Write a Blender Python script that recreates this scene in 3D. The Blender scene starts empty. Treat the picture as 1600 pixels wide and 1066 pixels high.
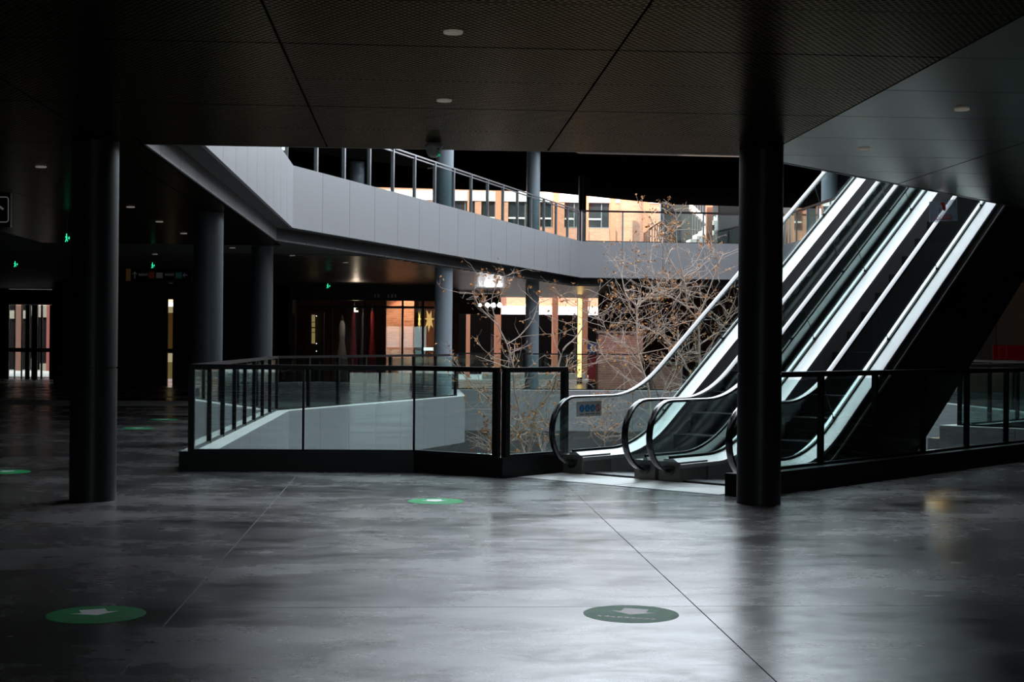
import bpy, bmesh, math, random
from mathutils import Matrix, Vector

# ---------------------------------------------------------------- camera, sky, sun, exposure
scene = bpy.context.scene
col = scene.collection
F_PX, IMG_W, IMG_H = 2300.0, 1600, 1066
EYE = Vector((0.0, 0.0, 1.6))
YAW, PITCH, ROLL = math.atan(152 / F_PX), 3.4 / F_PX, math.radians(0.5)
CAM_R = Matrix.Rotation(-YAW, 3, 'Z') @ Matrix.Rotation(math.pi / 2 + PITCH, 3, 'X') @ Matrix.Rotation(ROLL, 3, 'Z')
cam_data = bpy.data.cameras.new('camera')
cam_data.sensor_width = 36.0
cam_data.lens = 36.0 * F_PX / IMG_W
cam_data.clip_end = 500
cam = bpy.data.objects.new('camera', cam_data)
cam.matrix_world = Matrix.Translation(EYE) @ CAM_R.to_4x4()
col.objects.link(cam)
scene.camera = cam

SKY_COLOUR, SKY_STRENGTH = (0.84, 0.92, 1.0, 1), 3.0
SUN_STRENGTH = 5.0
world = bpy.data.worlds.new('sky')
scene.world = world
world.use_nodes = True
bgn = world.node_tree.nodes['Background']
bgn.inputs['Color'].default_value = SKY_COLOUR
bgn.inputs['Strength'].default_value = SKY_STRENGTH
sun_d = bpy.data.lights.new('sun', 'SUN')
sun_d.energy = SUN_STRENGTH
sun_d.color = (1.0, 0.88, 0.72)
sun_d.angle = 0.009
sun = bpy.data.objects.new('sun', sun_d)
col.objects.link(sun)
sun.rotation_euler = Vector((0.33, 0.75, -0.49)).to_track_quat('-Z', 'Y').to_euler()
sun.location = (-20, -40, 40)

vs = scene.view_settings
vs.view_transform = 'Standard'
vs.look = 'None'
vs.gamma = 1.0
vs.use_curve_mapping = False
vs.exposure = 0.85
scene.cycles.transparent_max_bounces = 40
scene.cycles.max_bounces = 10
scene.cycles.diffuse_bounces = 6
scene.cycles.glossy_bounces = 6
scene.cycles.caustics_reflective = False
scene.cycles.caustics_refractive = False
scene.cycles.sample_clamp_indirect = 6.0

random.seed(7)
SQ = math.sqrt(0.5)


def W(px, py, Y):
    """point at depth Y (world) seen at pixel (px, py) of the 1600x1066 photograph"""
    d = CAM_R @ Vector(((px - IMG_W / 2) / F_PX, -(py - IMG_H / 2) / F_PX, -1.0))
    return EYE + d * (Y / d.y)


# ---------------------------------------------------------------- materials
MATS = {}


def mat(name, color, rough=0.5, metal=0.0, var=0.08, scale=6.0, bump=0.0, spec=0.5, rough_var=0.0, emit=None, emit_s=0.0, coat=0.0):
    if name in MATS:
        return MATS[name]
    m = bpy.data.materials.new(name)
    m.use_nodes = True
    nt = m.node_tree
    b = nt.nodes['Principled BSDF']
    b.inputs['Roughness'].default_value = rough
    b.inputs['Metallic'].default_value = metal
    b.inputs['Specular IOR Level'].default_value = spec
    b.inputs['Coat Weight'].default_value = coat
    tc = nt.nodes.new('ShaderNodeTexCoord')
    nz = nt.nodes.new('ShaderNodeTexNoise')
    nz.inputs['Scale'].default_value = scale
    nz.inputs['Detail'].default_value = 5
    nt.links.new(tc.outputs['Object'], nz.inputs['Vector'])
    mx = nt.nodes.new('ShaderNodeMix')
    mx.data_type = 'RGBA'
    c = Vector(color)
    mx.inputs[6].default_value = (*(c * (1 - var)), 1)
    mx.inputs[7].default_value = (*[min(1, x * (1 + var)) for x in c], 1)
    nt.links.new(nz.outputs['Fac'], mx.inputs[0])
    nt.links.new(mx.outputs[2], b.inputs['Base Color'])
    if rough_var:
        mr = nt.nodes.new('ShaderNodeMapRange')
        mr.inputs['From Min'].default_value = 0.3
        mr.inputs['From Max'].default_value = 0.7
        mr.inputs['To Min'].default_value = max(0.02, rough - rough_var)
        mr.inputs['To Max'].default_value = rough + rough_var
        nt.links.new(nz.outputs['Fac'], mr.inputs['Value'])
        nt.links.new(mr.outputs['Result'], b.inputs['Roughness'])
    if bump:
        bp = nt.nodes.new('ShaderNodeBump')
        bp.inputs['Strength'].default_value = bump
        bp.inputs['Distance'].default_value = 0.01
        nt.links.new(nz.outputs['Fac'], bp.inputs['Height'])
        nt.links.new(bp.outputs['Normal'], b.inputs['Normal'])
    if emit:
        b.inputs['Emission Color'].default_value = (*emit, 1)
        b.inputs['Emission Strength'].default_value = emit_s
    MATS[name] = m
    return m


def glass_mat(name, tint, ior=1.5, rough=0.0):
    m = bpy.data.materials.new(name)
    m.use_nodes = True
    nt = m.node_tree
    nt.nodes.remove(nt.nodes['Principled BSDF'])
    out = nt.nodes['Material Output']
    tr = nt.nodes.new('ShaderNodeBsdfTransparent')
    tr.inputs['Color'].default_value = (*tint, 1)
    gl = nt.nodes.new('ShaderNodeBsdfGlossy')
    gl.inputs['Roughness'].default_value = rough
    gl.inputs['Color'].default_value = (1, 1, 1, 1)
    # thin-pane Fresnel: the same index for both faces of a pane
    ge = nt.nodes.new('ShaderNodeNewGeometry')
    mr = nt.nodes.new('ShaderNodeMapRange')
    mr.inputs['To Min'].default_value = ior
    mr.inputs['To Max'].default_value = 1.0 / ior
    nt.links.new(ge.outputs['Backfacing'], mr.inputs['Value'])
    fr = nt.nodes.new('ShaderNodeFresnel')
    nt.links.new(mr.outputs['Result'], fr.inputs['IOR'])
    mx = nt.nodes.new('ShaderNodeMixShader')
    nt.links.new(fr.outputs['Fac'], mx.inputs['Fac'])
    nt.links.new(tr.outputs['BSDF'], mx.inputs[1])
    nt.links.new(gl.outputs['BSDF'], mx.inputs[2])
    nt.links.new(mx.outputs['Shader'], out.inputs['Surface'])
    MATS[name] = m
    return m


def floor_mat():
    m = mat('polished_concrete', (0.10, 0.10, 0.105), 0.28, spec=0.85)
    nt = m.node_tree
    b = nt.nodes['Principled BSDF']
    for n in list(nt.nodes):
        if n.type not in ('BSDF_PRINCIPLED', 'OUTPUT_MATERIAL'):
            nt.nodes.remove(n)
    ge = nt.nodes.new('ShaderNodeNewGeometry')
    mp = nt.nodes.new('ShaderNodeMapping'); mp.inputs['Scale'].default_value = (0.55, 1.0, 1.0)
    nt.links.new(ge.outputs['Position'], mp.inputs['Vector'])
    n1 = nt.nodes.new('ShaderNodeTexNoise'); n1.inputs['Scale'].default_value = 0.9; n1.inputs['Detail'].default_value = 5; n1.inputs['Roughness'].default_value = 0.55; n1.inputs['Distortion'].default_value = 0.3
    n2 = nt.nodes.new('ShaderNodeTexNoise'); n2.inputs['Scale'].default_value = 6.0; n2.inputs['Detail'].default_value = 6; n2.inputs['Roughness'].default_value = 0.6
    for n in (n1, n2):
        nt.links.new(mp.outputs['Vector'], n.inputs['Vector'])
    add = nt.nodes.new('ShaderNodeMath'); add.operation = 'MULTIPLY_ADD'
    nt.links.new(n2.outputs['Fac'], add.inputs[0]); add.inputs[1].default_value = 0.5
    nt.links.new(n1.outputs['Fac'], add.inputs[2])
    cr = nt.nodes.new('ShaderNodeValToRGB')
    e = cr.color_ramp.elements
    e[0].position = 0.56; e[0].color = (0.008, 0.0075, 0.0075, 1)
    e[1].position = 0.94; e[1].color = (0.125, 0.120, 0.122, 1)
    nt.links.new(add.outputs[0], cr.inputs['Fac'])
    nt.links.new(cr.outputs['Color'], b.inputs['Base Color'])
    mr = nt.nodes.new('ShaderNodeMapRange')
    mr.inputs['From Min'].default_value = 0.45; mr.inputs['From Max'].default_value = 1.05
    mr.inputs['To Min'].default_value = 0.16; mr.inputs['To Max'].default_value = 0.36
    nt.links.new(add.outputs[0], mr.inputs['Value'])
    nt.links.new(mr.outputs['Result'], b.inputs['Roughness'])
    n4 = nt.nodes.new('ShaderNodeTexNoise'); n4.inputs['Scale'].default_value = 2.3; n4.inputs['Detail'].default_value = 7; n4.inputs['Roughness'].default_value = 0.65; n4.inputs['Distortion'].default_value = 0.5
    nt.links.new(mp.outputs['Vector'], n4.inputs['Vector'])
    ms = nt.nodes.new('ShaderNodeMapRange')
    ms.inputs['From Min'].default_value = 0.38; ms.inputs['From Max'].default_value = 0.62
    ms.inputs['To Min'].default_value = 0.24; ms.inputs['To Max'].default_value = 1.0
    nt.links.new(n4.outputs['Fac'], ms.inputs['Value'])
    nt.links.new(ms.outputs['Result'], b.inputs['Specular IOR Level'])
    return m


def ceiling_mat(name, perforated):
    m = mat(name, (0.10, 0.087, 0.070) if perforated else (0.36, 0.37, 0.335), 0.24, metal=1.0, var=0.05, scale=1.5)
    m.node_tree.nodes['Principled BSDF'].inputs['Specular Tint'].default_value = (0.50, 0.45, 0.38, 1) if perforated else (0.62, 0.63, 0.60, 1)
    if not perforated:
        return m
    nt = m.node_tree
    b = nt.nodes['Principled BSDF']
    b.inputs['Roughness'].default_value = 0.38
    ge = nt.nodes.new('ShaderNodeNewGeometry')
    sp = nt.nodes.new('ShaderNodeSeparateXYZ')
    nt.links.new(ge.outputs['Position'], sp.inputs[0])

    def M(op, a, bb=None):
        n = nt.nodes.new('ShaderNodeMath'); n.operation = op
        for i, v in enumerate((a, bb)):
            if v is None:
                continue
            if isinstance(v, (int, float)):
                n.inputs[i].default_value = v
            else:
                nt.links.new(v, n.inputs[i])
        return n.outputs[0]
    # staggered oblong holes, 50 mm by 36 mm pitch
    v = M('DIVIDE', sp.outputs['Y'], 0.040)
    row = M('FLOOR', v)
    off = M('MULTIPLY', M('MODULO', M('ABSOLUTE', row), 2.0), 0.5)
    u = M('ADD', M('DIVIDE', sp.outputs['X'], 0.050), off)
    fu = M('SUBTRACT', M('FRACT', u), 0.5)
    fv = M('SUBTRACT', M('FRACT', v), 0.5)
    d = M('SQRT', M('ADD', M('POWER', M('MULTIPLY', fu, 2.4), 2.0), M('POWER', M('MULTIPLY', fv, 3.2), 2.0)))
    hole = M('LESS_THAN', d, 0.85)
    mx = nt.nodes.new('ShaderNodeMix'); mx.data_type = 'RGBA'
    nt.links.new(hole, mx.inputs[0])
    src = b.inputs['Base Color'].links[0].from_socket
    nt.links.new(src, mx.inputs[6])
    mx.inputs[7].default_value = (0.004, 0.004, 0.004, 1)
    nt.links.new(mx.outputs[2], b.inputs['Base Color'])
    mr = M('MULTIPLY', hole, 0.5)
    nt.links.new(M('ADD', mr, 0.25), b.inputs['Roughness'])
    nt.links.new(M('SUBTRACT', 1.0, M('MULTIPLY', hole, 1.0)), b.inputs['Metallic'])
    b.inputs['Specular IOR Level'].default_value = 0.0
    return m


def brick_mat(name, c1, c2, mortar, scale=1.0):
    m = bpy.data.materials.new(name)
    m.use_nodes = True
    nt = m.node_tree
    b = nt.nodes['Principled BSDF']
    b.inputs['Roughness'].default_value = 0.9
    ge = nt.nodes.new('ShaderNodeNewGeometry')
    sp = nt.nodes.new('ShaderNodeSeparateXYZ')
    nt.links.new(ge.outputs['Position'], sp.inputs[0])
    ad = nt.nodes.new('ShaderNodeMath'); ad.operation = 'ADD'
    nt.links.new(sp.outputs['X'], ad.inputs[0]); nt.links.new(sp.outputs['Y'], ad.inputs[1])
    cb = nt.nodes.new('ShaderNodeCombineXYZ')
    nt.links.new(ad.outputs[0], cb.inputs['X']); nt.links.new(sp.outputs['Z'], cb.inputs['Y'])
    br = nt.nodes.new('ShaderNodeTexBrick')
    br.inputs['Scale'].default_value = 1.0
    br.inputs['Brick Width'].default_value = 0.25 * scale
    br.inputs['Row Height'].default_value = 0.075 * scale
    br.inputs['Mortar Size'].default_value = 0.008 * scale
    br.inputs['Color1'].default_value = (*c1, 1)
    br.inputs['Color2'].default_value = (*c2, 1)
    br.inputs['Mortar'].default_value = (*mortar, 1)
    nt.links.new(cb.outputs[0], br.inputs['Vector'])
    nt.links.new(br.outputs['Color'], b.inputs['Base Color'])
    bp = nt.nodes.new('ShaderNodeBump'); bp.invert = True
    bp.inputs['Distance'].default_value = 0.01
    nt.links.new(br.outputs['Fac'], bp.inputs['Height'])
    nt.links.new(bp.outputs['Normal'], b.inputs['Normal'])
    MATS[name] = m
    return m


FLOOR = floor_mat()
CEIL_P = ceiling_mat('perforated_ceiling_metal', True)
CEIL_S = ceiling_mat('smooth_ceiling_metal', False)
GLASS = glass_mat('rail_glass', (0.83, 0.91, 0.895))
ESC_GLASS = glass_mat('escalator_glass', (0.90, 0.955, 0.945))
ACRYLIC = glass_mat('acrylic', (0.93, 0.95, 0.97), 1.6, 0.06)
_nt = ACRYLIC.node_tree
_df = _nt.nodes.new('ShaderNodeBsdfDiffuse'); _df.inputs['Color'].default_value = (0.45, 0.52, 0.60, 1)
_mx = _nt.nodes.new('ShaderNodeMixShader'); _mx.inputs['Fac'].default_value = 0.35
_o = _nt.nodes['Material Output']
_src = _o.inputs['Surface'].links[0].from_socket
_nt.links.new(_src, _mx.inputs[1]); _nt.links.new(_df.outputs[0], _mx.inputs[2]); _nt.links.new(_mx.outputs[0], _o.inputs['Surface'])
SHOPGLASS = glass_mat('shop_glass', (0.80, 0.82, 0.80))
DARK = mat('dark_plaster', (0.020, 0.020, 0.020), 0.7)
BLACK = mat('black_steel', (0.008, 0.008, 0.009), 0.38, var=0.15, spec=0.18)
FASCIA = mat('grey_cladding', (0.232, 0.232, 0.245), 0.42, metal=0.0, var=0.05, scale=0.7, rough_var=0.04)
LEDGE = mat('pale_ledge', (0.52, 0.525, 0.52), 0.55)
ALU = mat('grey_aluminium', (0.26, 0.265, 0.285), 0.32, metal=0.6)
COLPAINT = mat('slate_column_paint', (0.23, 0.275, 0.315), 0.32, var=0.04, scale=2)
COLSHADE = mat('shaded_slate_column_paint', (0.05, 0.06, 0.07), 0.40, var=0.04, scale=2)  # slate paint darkened to carry the shade on the left-hand columns
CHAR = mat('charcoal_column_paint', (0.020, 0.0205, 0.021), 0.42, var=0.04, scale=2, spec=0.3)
STEEL = mat('brushed_steel', (0.47, 0.48, 0.48), 0.40, metal=1.0, var=0.03, scale=3)
SKIRT = mat('skirt_grey', (0.26, 0.26, 0.27), 0.45, metal=0.3)
RUBBER = mat('black_rubber', (0.010, 0.010, 0.011), 0.22, var=0.1, spec=0.9, coat=0.5)
STEPM = mat('step_metal', (0.06, 0.06, 0.063), 0.45, metal=0.7)
PLATE = mat('landing_plate_metal', (0.46, 0.455, 0.45), 0.35, metal=0.35, var=0.10, scale=2.2, rough_var=0.08)
TERRA = mat('terracotta_paint', (0.58, 0.23, 0.13), 0.55)
WHITE = mat('white_paint', (0.80, 0.78, 0.75), 0.6)
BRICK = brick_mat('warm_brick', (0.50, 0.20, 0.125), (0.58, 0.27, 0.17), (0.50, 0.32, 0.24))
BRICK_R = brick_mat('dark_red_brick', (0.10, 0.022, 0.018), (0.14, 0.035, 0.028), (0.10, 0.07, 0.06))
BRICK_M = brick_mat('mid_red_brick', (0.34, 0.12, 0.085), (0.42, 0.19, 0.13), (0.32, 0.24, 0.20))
BARK = mat('pale_bark', (0.56, 0.45, 0.38), 0.8, var=0.35, scale=9)
BARK_D = mat('dark_bark', (0.10, 0.075, 0.06), 0.85, var=0.4, scale=9)
LEAF = mat('dry_leaf', (0.62, 0.29, 0.10), 0.75, var=0.5, scale=4)
GREENV = mat('green_sticker_vinyl', (0.025, 0.36, 0.12), 0.6, var=0.3, scale=5, spec=0.1)
PAVE = mat('outdoor_paving', (0.30, 0.295, 0.285), 0.8, var=0.15, scale=1.2)

# ---------------------------------------------------------------- helpers
WLOC = {}


def tag(o, label=None, cat=None, group=None, kind=None):
    if label: o['label'] = label
    if cat: o['category'] = cat
    if group: o['group'] = group
    if kind: o['kind'] = kind
    return o


def thing(name, loc, label, cat, group=None, kind=None):
    o = bpy.data.objects.new(name, None)
    o.empty_display_size = 0.2
    o.location = loc
    col.objects.link(o)
    WLOC[o.name] = Vector(loc)
    return tag(o, label, cat, group, kind)


def link(o, wloc, parent=None):
    col.objects.link(o)
    WLOC[o.name] = Vector(wloc)
    if parent is not None:
        o.parent = parent
        o.location = Vector(wloc) - WLOC[parent.name]
    else:
        o.location = wloc
    return o


class MB:
    def __init__(self):
        self.v, self.f = [], []

    def add(self, verts, faces):
        n = len(self.v)
        self.v += [tuple(p) for p in verts]
        self.f += [tuple(i + n for i in f) for f in faces]
        return self

    def box(self, c, s, rz=0.0):
        cx, cy, cz = c
        ca, sa = math.cos(rz), math.sin(rz)
        vs_ = []
        for dz in (-.5, .5):
            for dx, dy in ((-.5, -.5), (.5, -.5), (.5, .5), (-.5, .5)):
                x, y = dx * s[0], dy * s[1]
                vs_.append((cx + x * ca - y * sa, cy + x * sa + y * ca, cz + dz * s[2]))
        return self.add(vs_, [(3, 2, 1, 0), (4, 5, 6, 7), (0, 1, 5, 4), (1, 2, 6, 5), (2, 3, 7, 6), (3, 0, 4, 7)])

    def prism(self, poly, z0, z1):
        n = len(poly)
        a = sum(poly[i][0] * poly[(i + 1) % n][1] - poly[(i + 1) % n][0] * poly[i][1] for i in range(n))
        if a < 0:
            poly = poly[::-1]
        vs_ = [(p[0], p[1], z0) for p in poly] + [(p[0], p[1], z1) for p in poly]
        return self.add(vs_, [tuple(range(n - 1, -1, -1)), tuple(range(n, 2 * n))] + [(i, (i + 1) % n, n + (i + 1) % n, n + i) for i in range(n)])

    def sweep(self, rings, closed=True, caps=True):
        n, k = len(rings), len(rings[0])
        fs = []
        for i in range(n - 1):
            for j in range(k if closed else k - 1):
                a, b_ = i * k + j, i * k + (j + 1) % k
                fs.append((a, b_, b_ + k, a + k))
        if caps and closed:
            fs.append(tuple(range(k - 1, -1, -1)))
            fs.append(tuple(range((n - 1) * k, n * k)))
        return self.add([p for r in rings for p in r], fs)

    def tube(self, pts, radii, sides=6, caps=True):
        pts = [Vector(p) for p in pts]
        if isinstance(radii, (int, float)):
            radii = [radii] * len(pts)
        rings = []
        for i, p in enumerate(pts):
            t = (pts[min(i + 1, len(pts) - 1)] - pts[max(i - 1, 0)])
            t = t.normalized() if t.length > 1e-9 else Vector((0, 0, 1))
            ref = Vector((0, 0, 1)) if abs(t.z) < 0.9 else Vector((1, 0, 0))
            a = t.cross(ref).normalized()
            b_ = t.cross(a)
            rings.append([p + (a * math.cos(2 * math.pi * j / sides) + b_ * math.sin(2 * math.pi * j / sides)) * radii[i] for j in range(sides)])
        return self.sweep(rings, True, caps)

    def lathe(self, prof, c=(0, 0, 0), seg=24):
        rings = []
        for r, z in prof:
            rings.append([(c[0] + max(r, 1e-4) * math.cos(2 * math.pi * j / seg), c[1] + max(r, 1e-4) * math.sin(2 * math.pi * j / seg), c[2] + z) for j in range(seg)])
        return self.sweep(rings, True, True)

    def build(self, name, material, parent=None, smooth=False, origin=None, fix=True):
        if origin is None:
            xs, ys, zs = zip(*self.v)
            origin = ((min(xs) + max(xs)) / 2, (min(ys) + max(ys)) / 2, min(zs))
        o_ = Vector(origin)
        me = bpy.data.meshes.new(name)
        me.from_pydata([tuple(Vector(p) - o_) for p in self.v], [], self.f)
        if fix:
            bm = bmesh.new(); bm.from_mesh(me)
            bmesh.ops.recalc_face_normals(bm, faces=bm.faces[:])
            bm.to_mesh(me); bm.free()
        me.materials.append(material)
        if smooth:
            for p in me.polygons:
                p.use_smooth = True
            me.set_sharp_from_angle(angle=math.radians(40))
        o = bpy.data.objects.new(name, me)
        return link(o, o_, parent)


BOXES = {}


def boxobj(name, c, s, rz, material, parent=None):
    """box with its own object; alike boxes share one mesh (origin at the base centre)"""
    key = (material.name, tuple(round(x, 3) for x in s), name)
    if key not in BOXES:
        m = MB().box((0, 0, s[2] / 2), s)
        me = bpy.data.meshes.new(name)
        me.from_pydata(m.v, [], m.f)
        me.materials.append(material)
        BOXES[key] = me
    o = bpy.data.objects.new(name, BOXES[key])
    o.rotation_euler = (0, 0, rz)
    return link(o, (c[0], c[1], c[2] - s[2] / 2), parent)


def clip(poly, a, b, c):
    """keep a*x+b*y<=c"""
    out = []
    n = len(poly)
    for i in range(n):
        p, q = poly[i], poly[(i + 1) % n]
        dp, dq = a * p[0] + b * p[1] - c, a * q[0] + b * q[1] - c
        if dp <= 1e-9:
            out.append(p)
        if (dp < -1e-9 and dq > 1e-9) or (dp > 1e-9 and dq < -1e-9):
            t = dp / (dp - dq)
            out.append((p[0] + t * (q[0] - p[0]), p[1] + t * (q[1] - p[1])))
    return out


def clip_convex(poly, region):
    a = sum(region[i][0] * region[(i + 1) % len(region)][1] - region[(i + 1) % len(region)][0] * region[i][1] for i in range(len(region)))
    if a < 0:
        region = region[::-1]
    for i in range(len(region)):
        p, q = region[i], region[(i + 1) % len(region)]
        nx, ny = q[1] - p[1], p[0] - q[0]
        poly = clip(poly, nx, ny, nx * p[0] + ny * p[1])
        if len(poly) < 3:
            return []
    return poly


def area(poly):
    return abs(sum(poly[i][0] * poly[(i + 1) % len(poly)][1] - poly[(i + 1) % len(poly)][0] * poly[i][1] for i in range(len(poly)))) / 2


def inset_poly(poly, d):
    n = len(poly)
    a = sum(poly[i][0] * poly[(i + 1) % n][1] - poly[(i + 1) % n][0] * poly[i][1] for i in range(n))
    if a < 0:
        poly = poly[::-1]
    out = list(poly)
    for i in range(n):
        p, q = poly[i], poly[(i + 1) % n]
        L = math.hypot(q[0] - p[0], q[1] - p[1])
        if L < 1e-6:
            continue
        nx, ny = (q[1] - p[1]) / L, (p[0] - q[0]) / L
        out = clip(out, nx, ny, nx * p[0] + ny * p[1] - d)
        if len(out) < 3:
            return []
    return out


def offset_line(pts, d):
    """offset an open polyline to its left by d with mitred corners"""
    out = []
    n = len(pts)
    for i in range(n):
        ns = []
        for a, b_ in ((i - 1, i), (i, i + 1)):
            if a < 0 or b_ >= n:
                continue
            dx, dy = pts[b_][0] - pts[a][0], pts[b_][1] - pts[a][1]
            L = math.hypot(dx, dy)
            ns.append(Vector((-dy / L, dx / L)))
        if len(ns) == 1:
            v = ns[0] * d
        else:
            m = (ns[0] + ns[1]).normalized()
            v = m * (d / max(0.3, m.dot(ns[0])))
        out.append((pts[i][0] + v.x, pts[i][1] + v.y))
    return out


def clad(parent, name, pts, counts, z0, z1, material, thick=0.05, gap=0.012):
    """cladding panels along a polyline; the visible face lies on the line, thickness goes to its left"""
    back = offset_line(pts, thick)
    for i in range(len(pts) - 1):
        p, q, bp_, bq = pts[i], pts[i + 1], back[i], back[i + 1]
        n = counts[i]
        L = math.hypot(q[0] - p[0], q[1] - p[1])
        for k in range(n):
            t0, t1 = k / n + gap / 2 / L, (k + 1) / n - gap / 2 / L
            if k == 0: t0 = 0.0
            if k == n - 1: t1 = 1.0
            lerp = lambda a, b_, t: (a[0] + (b_[0] - a[0]) * t, a[1] + (b_[1] - a[1]) * t)
            poly = [lerp(p, q, t0), lerp(p, q, t1), lerp(bp_, bq, t1), lerp(bp_, bq, t0)]
            MB().prism(poly, z0, z1).build(name, material, parent)


def along(pts, fn):
    for i in range(len(pts) - 1):
        fn(pts[i], pts[i + 1], i)


# ---------------------------------------------------------------- plan
CEIL_Z, FASC_B, FASC_T, UP_Z, ROOF_Z = 3.57, 3.82, 5.04, 4.80, 8.0
U = [(-2.4, 14.6), (-2.4, 29.0), (5.55, 49.1), (12.5, 49.4), (12.5, 28.4), (8.2, 24.1), (10.3, 22.0)]      # upper void edge
UI = offset_line(U, 0.32)
G = [(-2.45, 18.3), (-2.45, 29.1), (1.3, 37.7), (1.3, 42.8), (12.75, 42.8), (12.75, 28.65), (9.1, 25.0), (11.0, 23.1)]   # ground void edge
GI = offset_line(G, 0.32)
CE = 11.65                      # right-hand ceiling edge: Y - X = CE

# ---- upper slab / ceiling of the ground floor
ceil_regions = [
    [(-22, -12), (24, -12), (24, 15.0), (-22, 15.0)],
    [(-22, 15.0), (UI[0][0], 15.0), (UI[1][0], UI[1][1]), (UI[1][0], 64), (-22, 64)],
    [UI[1], UI[2], (UI[2][0], 64), (UI[1][0], 64)],
    [UI[2], UI[3], (19, UI[3][1]), (19, 64), (UI[2][0], 64)],
    [UI[3], UI[4], (19, UI[4][1]), (19, UI[3][1])],
    [(15.0 - CE, 15.0), (UI[4][1] - CE, UI[4][1]), (24, UI[4][1]), (24, 15.0)],
    [UI[4], UI[5], (UI[6][0], UI[6][0] + CE), (UI[4][1] - CE, UI[4][1])],
]
m = MB()
for r in ceil_regions:
    m.prism(r, CEIL_Z + 0.03, UP_Z)
ceiling = m.build('ceiling', DARK)
tag(ceiling, 'dark ceiling of the hall with metal panels over the polished floor', 'ceiling', kind='structure')

# ceiling panels (2.24 m x 1.30 m) over the near hall and the right-hand wedge
near_regions = [[(-7.6, 3.0), (12.5, 3.0), (12.5, 15.0), (-7.6, 15.0)],
                [(15.0 - CE, 15.0), (24.0 - CE, 24.0), (14.7, 24.0), (14.7, 15.0)],
                [(-7.6, 15.0), (UI[0][0] - 0.05, 15.0), (UI[1][0] - 0.05, 30.6), (-7.6, 30.6)]]
x0 = -3.14 - 2 * 2.24
for i in range(10):
    for j in range(-10, 13):
        cell = [(x0 + 2.24 * i, 15 + 1.3 * (j - 1)), (x0 + 2.24 * (i + 1), 15 + 1.3 * (j - 1)), (x0 + 2.24 * (i + 1), 15 + 1.3 * j), (x0 + 2.24 * i, 15 + 1.3 * j)]
        smooth_side = x0 + 2.24 * i > 3.5
        for r in near_regions:
            p = clip_convex(cell, r)
            if len(p) < 3 or area(p) < 0.02:
                continue
            p2 = inset_poly(p, 0.009)
            if len(p2) >= 3:
                MB().prism(p2, CEIL_Z, CEIL_Z + 0.028).build('ceiling_panel', CEIL_S if smooth_side else CEIL_P, ceiling)
# slats over the far walkway
SLAT = mat('slat_metal', (0.10, 0.09, 0.08), 0.30, metal=0.8, var=0.05)
for k in range(58):
    y = 34.2 + 0.5 * k
    xe = UI[1][0] + (y - 0.25 - UI[1][1]) * (UI[2][0] - UI[1][0]) / (UI[2][1] - UI[1][1]) - 0.1
    if y > UI[3][1] + 0.3:
        xe = 14.0
    elif y > UI[2][1]:
        xe = UI[2][0] - 0.1
    boxobj('ceiling_slat', ((xe - 5.0) / 2, y, CEIL_Z + 0.012), (xe + 5.0, 0.42, 0.03), 0, SLAT, ceiling)

# front lip of the near ceiling
trim = MB().box((0.3, 15.03, CEIL_Z + 0.12), (6.1, 0.05, 0.24)).build('trim_1', BLACK)
tag(trim, 'black edge strip along the straight end of the near ceiling', 'trim', kind='structure')
trim = MB().prism([(15.03 - CE, 15.06), (28.4 - CE, 28.43), (28.33 - CE, 28.46), (14.99 - CE, 15.09)], CEIL_Z, CEIL_Z + 0.24).build('trim_2', BLACK)
tag(trim, 'black edge strip along the slanting end of the ceiling above the escalators', 'trim', kind='structure')

# ---- upper fascia with its recessed lower strip
fasc = thing('trim_3', (5.0, 40.0, FASC_B), 'grey panelled balcony fascia running round the upper edge of the open court', 'fascia', kind='structure')
m = MB()
inn, outr = offset_line(U, 0.05), offset_line(U, 0.50)
for i in range(len(U) - 1):
    m.prism([inn[i], inn[i + 1], outr[i + 1], outr[i]], FASC_B + 0.004, FASC_T - 0.004)
m.build('backing', DARK, fasc)
clad(fasc, 'fascia_panel', U, [11, 16, 5, 15, 5, 2], FASC_B, FASC_T, FASCIA)
clad(fasc, 'lower_strip_panel', UI, [11, 16, 5, 15, 5, 2], CEIL_Z, FASC_B, mat('shaded_grey_cladding', (0.07, 0.07, 0.073), 0.5), thick=0.03, gap=0.022)  # strip cladding darkened to hold the shade of the recess

# ---- ground floor slabs with saw-cut joints
SKIRT_T = 0.24
floor_regions = [
    [(-22, -12), (24, -12), (24, 15.0), (-22, 15.0)],
    [(-22, 15.0), (-2.86, 15.0), (-2.86, 18.2), (-2.86, 64), (-22, 64)],
    [(-2.86, 15.0), (3.4, 15.0), (1.07, 17.36), (0, 18.18), (-2.86, 18.18)],
    [(3.4, 15.0), (4.35, 15.95), (2.03, 18.32), (1.07, 17.36)],
    [(3.4, 15.0), (16.9, 28.5), (24, 28.5), (24, 15.0)],
    [(9.0, 25.3), (11.3, 23.0), (12.8, 24.4), (13.1, 28.9)],
    [(12.8, 24.4), (16.9, 28.5), (13.1, 28.5)],
    [(13.1, 28.5), (60, 28.5), (60, 64), (13.1, 64)],
    [(-2.86, 29.2), (0.98, 38.0), (0.98, 64), (-2.86, 64)],
    [(0.98, 43.1), (13.1, 43.1), (13.1, 64), (0.98, 64)],
]
floor = thing('floor', (0, 10, 0), 'dark polished concrete floor of the hall with saw-cut joints', 'floor', kind='structure')
m = MB()
for k, r in enumerate(floor_regions):
    m.prism(r, -1.2, -0.004)
m.build('subfloor', mat('joint_filler', (0.20, 0.195, 0.19), 0.8), floor)
FX, FY = -1.39, 8.91
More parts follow.
